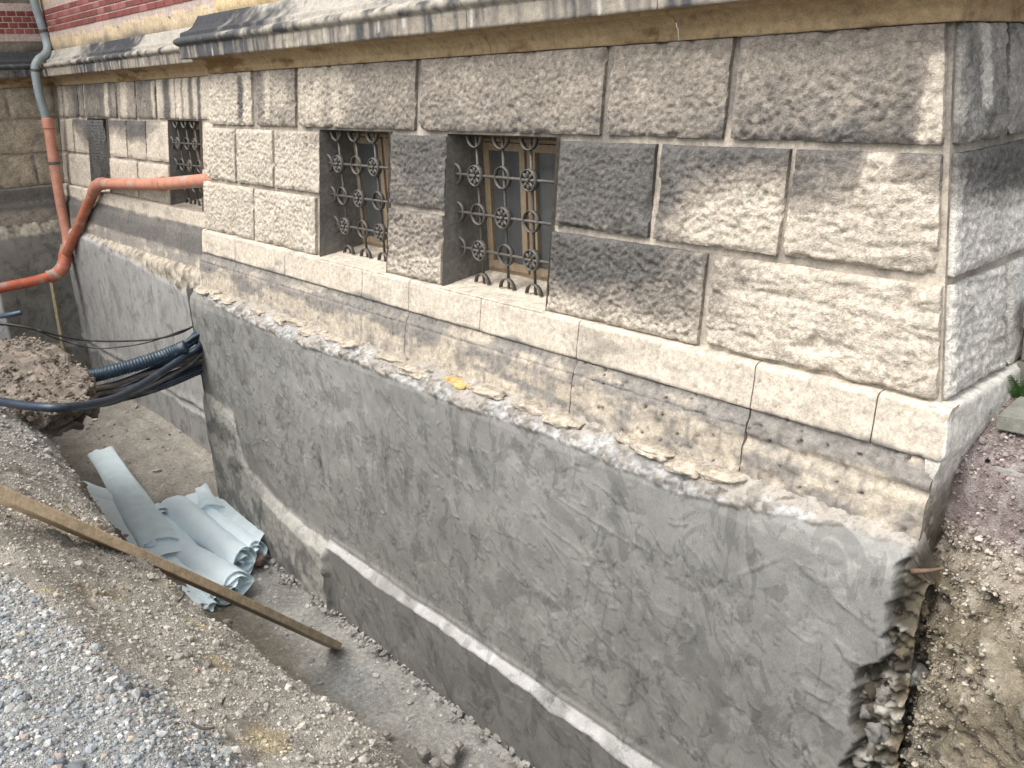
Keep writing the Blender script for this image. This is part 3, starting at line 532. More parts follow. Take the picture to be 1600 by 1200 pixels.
rk = [(-2.668, -0.784, -2.9), (-2.537, -0.787, -2.9), (-2.551, -0.64, -2.9), (-2.566, -0.58, -2.9), (-2.491, -0.708, -2.9), (-2.989, -0.861, -2.9), (-2.745, -0.78, -2.9), (-5.726, -0.454, -2.9)]
twigs = [((-1.385, -2.414, -0.8), (-1.358, -2.401, -0.75)), ((-2.57, -2.144, -1.05), (-2.554, -2.114, -1.0)), ((-2.785, -2.175, -1.1), (-2.715, -2.16, -1.1)), ((-1.151, -2.585, -0.62), (-1.056, -2.549, -0.6)), ((0.035, -0.2, -0.608), (0.149, -0.2, -0.544))]
P1 = [(-13.12, 0.595, 2.581), (-13.12, 0.597, 2.432), (-13.12, 0.616, 2.282), (-13.12, 0.644, 2.012), (-13.06, 0.617, 1.873), (-13.0, 0.543, 1.795), (-12.94, 0.439, 1.735), (-12.92, 0.372, 1.635), (-12.92, 0.355, 1.474), (-12.92, 0.352, 1.259), (-12.92, 0.384, 0.882)]
P1b = [(-12.92, 0.384, 0.882), (-12.88, 0.325, 0.014), (-12.84, 0.3, -0.493), (-12.8, 0.283, -0.742), (-12.75, 0.221, -0.975)]
P2 = [(-7.508, 0.4, 0.386), (-9.157, 0.4, 0.248), (-10.977, 0.4, 0.147)]
P2b = [(-11.295, 0.39, 0.087), (-11.74, 0.34, -0.222), (-12.228, 0.26, -0.614), (-12.56, 0.18, -0.917)]
P3 = [(-12.7, 0.197, -0.937), (-12.68, 0.121, -1.112), (-12.66, -0.002, -1.213), (-12.66, -0.121, -1.239), (-12.66, -0.342, -1.265), (-12.66, -0.763, -1.28), (-12.66, -1.087, -1.292)]
BAT = [(-12.98, -0.014, -1.342), (-12.98, -0.078, -2.778)]
PLK = [(-4.147, -0.584, -2.955), (-3.0, -2.699, -0.42)]
render_wall(); recess_render()
# flat rubble stones lying on the ledge under the plinth
rsx=np.random.RandomState(3); x=-6.8
while x<-.1:
    L=rsx.uniform(.14,.34); V,F=rough_stone(x*7,(L/1.8,.055+.035*rsx.rand(),.02+.012*rsx.rand()),3,.24)
    V=V+.006*fbm(V[:,0]*25+x,V[:,1]*25,V[:,2]*25,3)[:,None]
    yel=abs(x+L/2+2.87)<.16
    c=mix(CLEAN*.92,(.27,.225,.17),np.clip(.35+fbm(V[:,0]*20+x,V[:,1]*20,V[:,2]*20,3),0,1)) if not yel else np.tile((.46,.31,.13),(len(V),1))
    if x>-.5: break
    if rsx.rand()<.75 or yel: 
        a=rsx.normal(0,.1); V=V@np.array([[math.cos(a),math.sin(a),0],[-math.sin(a),math.cos(a),0],[0,0,1]])
        o=obj('rubble_stone',mesh('rubble_stone',V,F,c),M['stone'],B,(x+L/2,-.145+rsx.normal(0,.014),-.527+rsx.normal(0,.006)))
        if yel: o['label']='yellowish flat stone on the ledge'
    x+=L*.98
# --- windows, grilles
def ringm(r,tr,n=22,k=6):
    a=np.linspace(0,2*np.pi,n,endpoint=False);b=np.linspace(0,2*np.pi,k,endpoint=False);A,Bq=np.meshgrid(a,b,indexing='ij')
    V=np.stack([(r+tr*.55*np.cos(Bq))*np.cos(A),tr*2.0*np.sin(Bq),(r+tr*.55*np.cos(Bq))*np.sin(A)],-1).reshape(-1,3);F=[]
    for i in range(n):
        for j in range(k): F.append((i*k+j,((i+1)%n)*k+j,((i+1)%n)*k+(j+1)%k,i*k+(j+1)%k))
    return V,np.array(F)
rV,rF=ringm(.063,.0085); RING=mesh('ring',rV,rF)
def rosette():
    P=[];v,f=ringm(.060,.011);P.append((v,f,(0,0,0)))
    def ell(c,s,rot,n=8,m=6):
        a=np.linspace(0,2*np.pi,n,endpoint=False);b=np.linspace(.05,np.pi-.05,m);A,Q=np.meshgrid(a,b,indexing='ij')
        v=np.stack([np.sin(Q)*np.cos(A)*s[0],np.sin(Q)*np.sin(A)*s[1],np.cos(Q)*s[2]],-1).reshape(-1,3)
        cr,sr=math.cos(rot),math.sin(rot);v=v@np.array([[cr,0,sr],[0,1,0],[-sr,0,cr]]).T+np.array(c);f=[]
        for i in range(n):
            for j in range(m-1): f.append((i*m+j,i*m+j+1,((i+1)%n)*m+j+1,((i+1)%n)*m+j))
        P.append((v,np.array(f),(0,0,0)))
    for k in range(8):
        a=k*np.pi/4; ell((.037*math.sin(a),-.010,.037*math.cos(a)),(.0118,.011,.021),a)
    ell((0,-.018,0),(.014,.014,.014),0)
    V,F,_=cat(P);return mesh('rosette',V,F)
ROS=rosette()
def bar(p,q,r): 
    V,F=tube(np.linspace(p,q,3),r,8); return mesh('bar',V,F)
def window(x0,x1,yo,mesh_net=False,swap=0,off=-.03,dg=.165):
    """opening x0..x1 in the wall whose lower edge stands at yo"""
    zt=.945;fy=lambda z:yo+BY*z+.03
    yb=yo+.43; yg=yo+dg
    # reveal: four faces in from the wall
    def rev(pts,colr):
        a,b,c,d=map(np.array,pts);n=14;s,t=np.meshgrid(np.linspace(0,1,n),np.linspace(0,1,n),indexing='ij');s=s[...,None];t=t[...,None]
        P=(a*(1-s)+b*s)*(1-t)+(d*(1-s)+c*s)*t; v=fbm(P[...,0]*9,P[...,1]*9,P[...,2]*9,4)
        return P.reshape(-1,3),gridF(n,n),(np.array(colr)*(1+.45*v)[...,None]).reshape(-1,3)
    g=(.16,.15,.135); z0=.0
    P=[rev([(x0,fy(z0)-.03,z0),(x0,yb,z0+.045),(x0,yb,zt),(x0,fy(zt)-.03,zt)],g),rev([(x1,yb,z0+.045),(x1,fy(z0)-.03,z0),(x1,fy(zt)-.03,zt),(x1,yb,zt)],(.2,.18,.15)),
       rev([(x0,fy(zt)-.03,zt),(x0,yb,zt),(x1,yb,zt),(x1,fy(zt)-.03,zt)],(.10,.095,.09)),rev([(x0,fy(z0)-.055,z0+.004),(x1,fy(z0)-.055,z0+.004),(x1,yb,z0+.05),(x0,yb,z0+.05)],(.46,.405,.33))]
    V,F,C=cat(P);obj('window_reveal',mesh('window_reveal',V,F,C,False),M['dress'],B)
    # dark cellar behind
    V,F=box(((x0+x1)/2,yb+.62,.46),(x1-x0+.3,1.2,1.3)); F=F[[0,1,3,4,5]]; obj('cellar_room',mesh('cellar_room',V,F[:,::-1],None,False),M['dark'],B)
    # casement window: frame with sashes and panes
    def bx(x,X,z,Z,y,Y): return box(((x+X)/2,(y+Y)/2,(z+Z)/2),(X-x,Y-y,Z-z))
    fw=.022;xm=x0+.43
    P=[bx(x0,x0+fw,.05,.9,yb-.03,yb+.05),bx(x1-fw,x1,.05,.9,yb-.03,yb+.05),bx(x0+fw,x1-fw,.05,.05+fw,yb-.031,yb+.05),bx(x0+fw,x1-fw,.9-fw,.9,yb-.031,yb+.05),bx(xm-.02,xm+.02,.05+fw,.9-fw,yb-.03,yb+.05),bx(x0,x1,.9,.945,yb-.01,yb+.05)]
    fr=obj('window',mesh('window',*cat([(v,f,(0,0,0)) for v,f in P])[:2],None,False),M['wood'],B)
    for a,b in ((x0+fw,xm-.02),(xm+.02,x1-fw)):
        sw=.047;za,zb=.05+fw+.004,.9-fw-.004;a+=.003;b-=.003
        Q=[bx(a,a+sw,za,zb,yb-.045,yb+.0),bx(b-sw,b,za,zb,yb-.045,yb+.0),bx(a+sw,b-sw,za,za+sw,yb-.044,yb),bx(a+sw,b-sw,zb-sw,zb,yb-.044,yb)]
        obj('sash',mesh('sash',*cat([(v,f,(0,0,0)) for v,f in Q])[:2],None,False),M['wood'],fr)
        v,f=bx(a+sw,b-sw,za+sw,zb-sw,yb-.022,yb-.016);obj('pane',mesh('pane',v,f,None,False),M['glass'],fr)
    # wrought iron grille
    top,bot=.93,.03
    w_=x1-x0;cx=[x0+off+.24*i for i in range(0,6)];rows=[.70,.465,.24]
    gr=obj('window_grille',bar((x0+.004,yg,rows[0]),(x1-.004,yg,rows[0]),.0095),M['iron'],B)
    for z in rows[1:]: obj('bar',bar((x0+.004,yg,z),(x1-.004,yg,z),.0095),M['iron'],gr)
    for i,c in enumerate(cx):
        if not x0<c-.0<x1-.02: continue
        obj('bar',bar((c,yg+.012,bot),(c,yg+.012,top),.009),M['iron'],gr)
    def half(keep):
        keepF=[f for f in rF if all(keep(rV[i]) for i in f)]
        u=sorted({i for f in keepF for i in f});mp={a:b for b,a in enumerate(u)}
        return mesh('ring',rV[u],np.array([[mp[i] for i in f] for f in keepF]))
    up=half(lambda p:p[2]>-.004);dn=half(lambda p:p[2]<.004);rt=half(lambda p:p[0]>-.004)
    for r_,z in enumerate(rows):
        for i,c in enumerate(cx):
            if c>x1-.03: continue
            if c<x0+.03: obj('ring',rt,M['iron'],gr,(x0+.004,yg,z)); continue
            if c+.062>x1: continue
            if (i+r_+swap)%2: obj('rosette',ROS,M['iron'],gr,(c,yg-.006,z))
            else: obj('ring',RING,M['iron'],gr,(c,yg,z))
    for i,c in enumerate(cx):
        if x0+.05<c<x1-.055: obj('ring',up,M['iron'],gr,(c,yg,bot+.0)); obj('ring',dn,M['iron'],gr,(c,yg,top))
    if mesh_net:
        P=[];yn=yg-.02;s=.055
        k=int((w_+.9)/s)
        for i in range(k):
            for sg in (1,-1):
                a=x0+i*s if sg>0 else x0-.9+i*s
                # line x=a-sg*(z)...
                pts=[]
                z0_,z1_=.05,.93
                xa=x0-.9+i*s if sg>0 else x1+.9-i*s
                p=np.array((xa,z0_));q=np.array((xa+sg*.6,z1_))
                t0=max(0,min(1,((x0 if sg>0 else x1)-p[0])/(q-p)[0]));t1=max(0,min(1,((x1 if sg>0 else x0)-p[0])/(q-p)[0]))
                if t1-t0<.02: continue
                A=p+(q-p)*t0;Bq=p+(q-p)*t1
                v,f=tube([(A[0],yn,A[1]),((A[0]+Bq[0])/2,yn,(A[1]+Bq[1])/2),(Bq[0],yn,Bq[1])],.0035,4);P.append((v,f,(0,0,0)))
        V,F,_=cat(P);obj('wire_mesh',mesh('wire_mesh',V,F),M['wire'],gr)
window(-4.725,-3.81,0.,off=-.074);window(-3.17,-2.21,0.,off=-.027)
window(-11.90,-11.12,.502,mesh_net=True,dg=.10);window(-9.0,-8.12,.502,dg=.13)
# ==================================================================== THE GROUND
CY=lambda X: np.interp(X,[-14,-8.8,-6.9,-6.1,-4.7,-3.9,-3.2,-2.55,-2.0,-1.5,-.8,.5],[-1.3,-1.62,-1.96,-1.90,-2.03,-2.08,-2.05,-2.01,-1.96,-1.89,-1.86,-1.95])
def pal(n,cols,wt,rs):
    k=rs.choice(len(cols),n,p=np.array(wt)/sum(wt)); c=np.array(cols)[k]; return c*(1+.22*rs.normal(size=(n,1)))
def bank():
    X=np.concatenate([np.arange(-14,-6.5,.05),np.arange(-6.5,-.2,.017),np.arange(-.2,.5,.03)])
    pf=[(-60,-.5,0),(-20,-.5,0),(-8,-.47,0),(-5,-.45,0),(-3.7,-.445,0),(-3.1,-.46,0),(-2.72,-.55,0),(-.06,-1.13,1),(.03,-1.25,1),(.13,-1.55,1),(.26,-2.3,1),(.42,-3.15,1)]
    a=np.array(pf); yc=CY(X)[:,None]; Yk=a[None,:,0]+a[None,:,2]*yc; Zk=np.tile(a[:,1],(len(X),1))
    n=[2,3,5,14,30,30,60,16,22,26,20]; Y=[];Z=[]
    for i,c in enumerate(n):
        t=np.linspace(0,1,c,endpoint=i==len(n)-1); Y.append(Yk[:,i:i+1]+(Yk[:,i+1:i+2]-Yk[:,i:i+1])*t);Z.append(Zk[:,i:i+1]+(Zk[:,i+1:i+2]-Zk[:,i:i+1])*t)
    Y=np.concatenate(Y,1);Z=np.concatenate(Z,1);U=np.tile(X[:,None],(1,Y.shape[1]))
    # soften the profile
    for _ in range(6): Z[:,1:-1]=.25*Z[:,:-2]+.5*Z[:,1:-1]+.25*Z[:,2:]
    sl=ss(-.56,-.75,Z); near=ss(-9,-6,Y)
    h=fbm(U*1.4,Y*1.4,3,3)*.07*sl+fbm(U*6,Y*6,1,4)*(.014+.03*sl)+fbm(U*22,Y*22,Z*22,3)*(.006+.010*sl)
    Zn=Z+near*h; Yn=Y+near*sl*(.05*fbm(U*2,Z*2.5,8,3)+.03*fbm(U*9,Z*9,5,3))
    g=np.array((.27,.275,.265))*(1+.25*fbm(U*7,Y*7,2,4,.6))[...,None]
    br=mix((.345,.322,.28),(.245,.225,.193),ss(-.2,.35,fbm(U*2.6,Y*3.4,4,4,.6))); br=mix(br,(.36,.295,.17),ss(.2,.4,fbm(U*3.1,Y*4,11,3))*.7); br=mix(br,(.30,.29,.27),ss(-3.4,-5.2,U+.4*fbm(U*1.2,Y*1.2,3,3))*.85)
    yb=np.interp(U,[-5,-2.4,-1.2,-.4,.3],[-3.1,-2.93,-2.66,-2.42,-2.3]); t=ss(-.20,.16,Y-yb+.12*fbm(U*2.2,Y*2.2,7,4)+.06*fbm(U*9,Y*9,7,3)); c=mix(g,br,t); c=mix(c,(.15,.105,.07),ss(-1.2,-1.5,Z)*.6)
    o=obj('bank',mesh('bank',np.stack([U,Yn,Zn],-1).reshape(-1,3),gridF(*U.shape,0,False),c.reshape(-1,3)),M['soil']); tag(o,kind='structure')
    return U,Yn,Zn,t,c
bU,bY,bZ,bT,bC=bank()
def scatter(name,P,rad,cols,rs,label,flatz=(.5,1),sink=.25,mat='gravel'):
    n=len(P); s=rad[:,None]*np.stack([rs.uniform(.8,1.3,n),rs.uniform(.7,1.1,n),rs.uniform(*flatz,n)],1)
    V=ICO[None]*(1+rs.normal(0,.16,(n,12,1)))*s[:,None,:]
    a=rs.uniform(0,6.283,n);b=rs.normal(0,.5,n);ca,sa,cb,sb=np.cos(a),np.sin(a),np.cos(b),np.sin(b)
    x,y,z=V[...,0],V[...,1],V[...,2]; y,z=y*cb[:,None]-z*sb[:,None],y*sb[:,None]+z*cb[:,None]; x,y=x*ca[:,None]-y*sa[:,None],x*sa[:,None]+y*ca[:,None]
    V=np.stack([x,y,z],-1)+P[:,None,:]; V[...,2]+=(s[:,2]*(1-2*sink)*.5)[:,None]
    F=(ICF[None]+12*np.arange(n)[:,None,None]).reshape(-1,3); C=np.repeat(cols,12,0)
    o=obj(name,mesh(name,V.reshape(-1,3),F,C,False),M[mat]); tag(o,label,kind='stuff'); return o
rs=np.random.RandomState(21)
def pick(mask,n):
    ii=np.argwhere(mask); 
    dA=np.abs((bU[1:,:-1]-bU[:-1,:-1])*np.hypot(bY[:-1,1:]-bY[:-1,:-1],bZ[:-1,1:]-bZ[:-1,:-1]))
    ii=ii[(ii[:,0]<bU.shape[0]-1)&(ii[:,1]<bU.shape[1]-1)]; w_=dA[ii[:,0],ii[:,1]]; k=ii[rs.choice(len(ii),n,p=w_/w_.sum())]
    f=rs.rand(n,1);g=rs.rand(n,1); G=np.stack([bU,bY,bZ],-1)
    P=G[k[:,0],k[:,1]]*(1-f)*(1-g)+G[k[:,0]+1,k[:,1]]*f*(1-g)+G[k[:,0],k[:,1]+1]*(1-f)*g+G[k[:,0]+1,k[:,1]+1]*f*g
    return P,bT[k[:,0],k[:,1]],bC[k[:,0],k[:,1]]
dist=np.sqrt((bU-1.24)**2+(bY+3.245)**2+(bZ-1.274)**2)
view=(bU>-5.5)&(bU<.1)&(bY>-3.6)
P,t,c=pick(view&(bT<.9)&(bU>-4),46000)
gp=[(.31,.325,.33),(.24,.26,.275),(.39,.39,.375),(.50,.49,.47),(.34,.285,.265),(.29,.31,.295),(.16,.175,.195),(.38,.34,.285)]
cols=pal(len(P),gp,[5,4,3,1.2,1,3,.7,1.2],rs)*.88
scatter('gravel',P,np.clip(rs.lognormal(-5.6,.58,len(P)),.002,.025),cols,rs,'grey blue gravel spread on the flat ground beside the trench')
P,t,c=pick(view&(bT>.45)&(bZ>-1.75),32000)
cols=c*(1+.17*rs.normal(size=(len(P),1)))*1.05; k=rs.rand(len(P))<.13; cols[k]=pal(k.sum(),[(.44,.41,.36),(.36,.33,.30),(.27,.19,.155)],[3,3,1],rs)
scatter('loose_soil',P,np.clip(rs.lognormal(-5.65,.6,len(P)),.0015,.022),cols,rs,'brown crumbly soil and grit on the trench bank')
P,t,c=pick((bU<-5)&(bU>-9.5)&(bY>-3)&(bZ>-1.9),3500)
scatter('loose_soil',P,np.clip(rs.lognormal(-4.5,.45,len(P)),.005,.05),c*(1+.2*rs.normal(size=(len(P),1))),rs,'grey crumbly soil on the far end of the bank')
# trench floor
def floor():
    X=np.concatenate([np.arange(-13.4,-6,.04),np.arange(-6,1.4,.02)]);Y=np.arange(-1.85,.42,.022);U,V=np.meshgrid(X,Y,indexing='ij')
    wall=np.where(U<-6.9,.27,-.27); dw=wall-V
    h=.03*fbm(U*1.5,V*1.5,2,3)+.020*fbm(U*6,V*6,4,4)+.013*fbm(U*20,V*20,9,3)
    h+=.05*ss(.12,0,dw+.03*fbm(U*5,V*5,1,3)) + .18*ss(-.85,-1.35,V)*ss(-4.4,-6,U)+.10*ss(-.95,-1.4,V)
    h+=.10*np.exp(-((U+10)/1.5)**2-((V+.1)/.5)**2)*(1+fbm(U*4,V*4,1,4))
    c=np.ones(U.shape+(3,))*np.array((.31,.30,.275))*(1+.25*fbm(U*3,V*3,6,4,.6))[...,None]
    bw=ss(-.70,-1.0,V+.22*fbm(U*1.5,V*1.5,5,3)); c=mix(c,np.array((.20,.175,.138))*(1+.3*fbm(U*8,V*8,5,3))[...,None],bw*.9)
    far=ss(-6.3,-7.5,U+.5*fbm(U,V,4,3)); c=mix(c,np.array((.285,.262,.225))*(1+.35*fbm(U*4,V*4,7,4))[...,None],far*.8)
    wet=np.exp(-((U+3.75)/.25)**2-((V+.72)/.16)**2); c=mix(c,(.36,.37,.36),np.clip(wet*(1.1+fbm(U*8,V*8,2,3)),0,1)*.8)
    o=obj('trench_floor',mesh('trench_floor',np.stack([U,V,-2.985+h],-1).reshape(-1,3),gridF(*U.shape),c.reshape(-1,3)),M['soil']); tag(o,kind='structure')
    return U,V,-2.985+h,c
fU,fV,fZ,fC=floor()
n=5200;i=rs.randint(0,fU.shape[0],n);j=rs.randint(0,fU.shape[1],n)
P=np.stack([fU[i,j],fV[i,j],fZ[i,j]],1)+rs.normal(0,.008,(n,3))*np.array((1,1,0))
scatter('floor_rubble',P,np.clip(rs.lognormal(-4.75,.62,n),.003,.045),fC[i,j]*(1.15+.25*rs.normal(size=(n,1))),rs,'grey crumbs and small stones on the trench floor',(.35,.8))
n=420;x=rs.uniform(-6.4,-.8,n);P=np.stack([x,-.33-.05*np.abs(rs.normal(size=n)),np.full(n,-2.93)],1)
scatter('mortar_crumbs',P,np.clip(rs.lognormal(-4.4,.5,n),.004,.04),pal(n,[(.30,.29,.265),(.24,.23,.205)],[1,1],rs),rs,'fallen mortar crumbs along the foot of the rendered wall',(.35,.8))
# excavated end of the trench and the ground right of the corner
def trench_end():
    pth=spline([(-.06,.14),(.10,.07),(.25,.05),(.45,-.03),(.85,-.3),(1.12,-.8),(1.15,-1.4),(.85,-1.95),(.42,-2.2)],220)
    s0=np.linspace(0,1,220);sN=np.concatenate([np.linspace(0,.42,110),np.linspace(.42,1,60)[1:]]); pth=np.stack([np.interp(sN,s0,pth[:,k]) for k in(0,1)],1)
    T=np.gradient(pth,axis=0);T/=np.linalg.norm(T,axis=1)[:,None]; N=np.stack([-T[:,1],T[:,0]],1)   # outward = left of travel
    pr=np.array([(45,-.5),(14,-.48),(5,-.45),(2.2,-.42),(1.0,-.415),(.3,-.42),(.08,-.43),(0,-.48),(-.06,-.62),(-.20,-.9),(-.27,-1.25),(-.31,-1.8),(-.34,-2.5),(-.38,-3.1)])
    q=np.concatenate([np.linspace(pr[i],pr[i+1],k,endpoint=False) for i,k in enumerate([2,4,10,40,40,14,8,12,22,26,30,24,16])]+[pr[-1:]])
    for _ in range(3): q[1:-1]=.25*q[:-2]+.5*q[1:-1]+.25*q[2:]
    O=q[None,:,0]*np.where(q[None,:,0]<0,(.55+.85*ss(.06,.26,pth[:,:1])),1);Z=np.tile(q[:,1],(len(pth),1)); 
    # keep the far ground out of the building: outward direction turned to +y at the start
    Nx=N.copy(); k=ss(.30,.0,sN)[:,None]; Nx=Nx*(1-k)+np.array((.02,1.))*k; Nx/=np.linalg.norm(Nx,axis=1)[:,None]
    X=pth[:,:1]+Nx[:,:1]*O;Y=pth[:,1:]+Nx[:,1:]*O
    face=ss(-.46,-.56,Z)
    n1=fbm(X*4,Z*5+Y*2,3,4,.55);n2=fbm(X*15+Y*9,Z*17,7,4,.6)
    d=face*(.10*n1+.075*n2+.028*fbm(X*34,Z*34+Y*20,4,3)-.09*ss(.1,.35,fbm(X*6,Z*8,9,3)))
    X=X-Nx[:,:1]*d;Y=Y-Nx[:,1:]*d;Z=Z+(1-face)*ss(.0,.06,O)*np.interp(Y,[-.05,.03,.12,.28,.5,.7,1.2,4,14],[0,.06,.16,.245,.30,.34,.4,.3,0])*ss(1.6,.6,X)+(1-face)*(.02*fbm(X*3,Y*3,1,3)+.008*fbm(X*25,Y*25,2,3))*ss(20,6,O)
    c=mix((.245,.21,.155),(.14,.118,.082),ss(-.2,.3,n1)); c=mix(c,(.36,.325,.26),ss(.05,.35,n2)*.7); c=mix(c,(.13,.125,.105),ss(-.85,-1.5,Z+.3*n1)*ss(.55,.1,X)*.6)
    c=mix(c,(.37,.32,.27),ss(-.75,-.5,Z+.1*n1)*.7)
    top=mix((.205,.165,.155),(.30,.27,.25),ss(-.1,.35,fbm(X*20,Y*20,4,3)));top=mix(top,(.12,.11,.1),ss(.45,1.0,Y+.2*fbm(X*4,Y*4,2,2))*.6)
    c=mix(top,c,face)
    o=obj('ground',mesh('ground',np.stack([X,Y,Z],-1).reshape(-1,3),gridF(*X.shape,0,False),c.reshape(-1,3)),M['soil']); tag(o,kind='structure')
    return X,Y,Z,c,face
gX,gY,gZ,gC,gf=trench_end()
ii=np.argwhere((gX<1)&(gY<2.2)&(gY>-.6)&(gX>-.1)&(gZ>-1.9)); k=ii[rs.choice(len(ii),14000)]
P=np.stack([gX,gY,gZ],-1)[k[:,0],k[:,1]]+rs.normal(0,.008,(len(k),3)); c=gC[k[:,0],k[:,1]]; f=gf[k[:,0],k[:,1]]
cols=c*(1.08+.3*rs.normal(size=(len(k),1))); q=rs.rand(len(k))<.10; cols[q]=pal(q.sum(),[(.40,.36,.30),(.34,.31,.27)],[1,1],rs)
scatter('earth_crumbs',P,np.clip(rs.lognormal(-5.5,.5,len(k)),.0015,.018),cols,rs,'grit and small stones in the cut earth at the right')
# mound of earth the cables come out of
def lump(name,c,s,seed,col,label,catg,amp=.22,sub=4,mat='soil'):
    V,F=rough_stone(seed,s,sub,amp); nv=V/np.array(s)**2;nv/=np.linalg.norm(nv,axis=1)[:,None];V=V+nv*.09*fbm(V[:,0]*3.5+seed,V[:,1]*3.5,V[:,2]*3.5,4)[:,None]
    V=V+.035*fbm(V[:,0]*13,V[:,1]*13,V[:,2]*13,4)[:,None]*nv
    q=fbm(V[:,0]*5,V[:,1]*5,V[:,2]*5+seed,4); C=mix(np.array(col)*.75,np.array(col)*1.25,ss(-.3,.3,q))
    o=obj(name,mesh(name,V,F,C),M[mat],None,c); return tag(o,label,catg)
md=lump('earth_mound',(-6.95,-1.76,-1.06),(1.22,.34,.20),3,(.205,.175,.145),'brown mound of earth with the cable bundle coming out of it','earth mound',.20,5); 
mv=np.array([v.co[:] for v in md.data.vertices]);mv=mv[mv[:,2]>-.10]; kk=rs.choice(len(mv),2600); P=mv[kk]+rs.normal(0,.012,(2600,3))+np.array(md.location)
scatter('mound_crumbs',P,np.clip(rs.lognormal(-4.6,.55,2600),.004,.05),pal(2600,[(.20,.17,.14),(.26,.225,.185),(.15,.12,.10)],[3,2,1],rs),rs,'loose clods and crumbs on the brown earth mound',(.5,1),.4,'soil')
# ==================================================================== THINGS
for k,(p,r_) in enumerate(zip(rk,(.045,.038,.05,.036,.046,.03,.025,.065))):
    lab=['grey stone at the left of the pile on the trench floor','small grey stone lowest in the pile on the trench floor','large grey stone at the right of the pile on the trench floor','grey stone highest up in the pile on the trench floor','grey stone in the front middle of the pile on the trench floor','lone small stone on the floor left of the stone pile','smallest stone beside the pile on the trench floor','brownish lump of stone lying at the end of the thick plastic roll'][k]
    V,F=rough_stone(k*5+2,(r_,r_*.85,r_*.65),2,.2); c=np.tile((.31,.29,.26) if k<7 else (.2,.14,.11),(len(V),1))
    tag(obj('stone',mesh('stone',V,F,c),M['stone'],None,(p[0],p[1],-2.915+r_*.35)),lab,'stone','loose stones on the trench floor')
def single(name,V,F,col,mat,label,catg,group=None,smooth=True):
    V=np.array(V,float);c=V.mean(0);c[2]=V[:,2].min(); o=obj(name,mesh(name,V-c,F,col,smooth),M[mat],None,tuple(c)); return tag(o,label,catg,group)
# plank across the trench
def plank():
    a=np.array(plank_[0])+np.array((0,0,.012));b=np.array(plank_[1]);b=b+(b-a)*.12;d=b-a;L=np.linalg.norm(d);d/=L
    s=np.cross(d,(0,0,1));s/=np.linalg.norm(s);u=np.cross(s,d); n=60;hw,ht=.062,.028
    sec=[(-hw,-ht+.004),(-hw+.004,-ht),(hw-.004,-ht),(hw,-ht+.004),(hw,ht-.004),(hw-.004,ht),(-hw+.004,ht),(-hw,ht-.004)]
    V=[];C=[]
    for i in range(n):
        t=i/(n-1)
        for x,z in sec: V.append(a+d*(L*t)+s*x+u*(z+.012*math.sin(t*3.14)));C.append(mix((.46,.38,.27),(.62,.48,.32),np.array(ss(.15,.55,t+.12*pn(t*6,x*30,z*30)))))
    V=np.array(V);F=[];k=8
    for i in range(n-1):
        for j in range(k): F.append((i*k+j,i*k+(j+1)%k,(i+1)*k+(j+1)%k,(i+1)*k+j))
    for o_ in (0,(n-1)*k): F+= [(o_,o_+1,o_+2,o_+3),(o_,o_+3,o_+4,o_+7),(o_+4,o_+5,o_+6,o_+7)]
    single('wooden_plank',V,F,np.array(C),'plank','long sawn wooden plank leaning from the bank down to the trench floor','plank',smooth=False)
# cables
def cable(name,P,r,col,label,catg,group=None,ribs=False,n=70,ext=True):
    P=[np.array(p) for p in P]
    if ext: P=[P[0]+np.array((-.2,-.06,-.05))]+P+[P[-1]+np.array((.28,.10,.01))]
    Q=spline(P,n if not ribs else 900)
    if ribs:
        sL=np.concatenate([[0],np.cumsum(np.linalg.norm(np.diff(Q,axis=0),axis=1))]);Q=np.stack([np.interp(np.linspace(0,sL[-1],460),sL,Q[:,k]) for k in range(3)],1)
    rr=r if not ribs else r*(1+.055*np.sin(np.arange(len(Q))*math.pi/3.5))
    V,F=tube(Q,rr,10 if not ribs else 16); q=fbm(V[:,0]*6,V[:,1]*6,V[:,2]*6,3); C=mix(col,(.26,.25,.23),ss(.25,.5,q)*.5)
    return single(name,V,F,C,'cable',label,catg,group)
BL=(.018,.030,.050);MUD=(.15,.13,.11);g_='cables crossing the trench'
cable('cable_conduit',cables['conduit'],.062,(.020,.040,.062),'thick ribbed blue black conduit on top of the cable bundle','conduit',ribs=True,ext=False)
spec={'c1':(.022,BL,'black cable running behind the thick ribbed conduit'),'c2':(.03,BL,'highest of the short black cable ends above the conduit tip'),'c3':(.028,BL,'second short black cable end above the conduit tip'),
 'c4':(.024,BL,'thin black cable within the bundle just under the conduit'),'c5':(.02,MUD,'muddy brown thin cable in the middle of the bundle'),'c6':(.022,BL,'thin black cable low in the middle of the bundle'),'c7':(.027,(.075,.075,.075),'dusty grey cable in front of the muddy brown ones'),
 'c8':(.033,(.02,.032,.05),'frontmost long blue black cable lying over the grey bank'),'c9':(.022,(.05,.055,.06),'lowest cable sagging beneath the bundle to the rendered wall'),'c10':(.022,(.11,.095,.08),'thick mud coloured cable under the conduit'),'c11':(.019,BL,'thin black cable beside the lowest sagging one')}
for k,(r_,col,lab) in spec.items(): cable('cable',cables[k],r_,col,lab,'cable',g_)
rc_=np.random.RandomState(4)
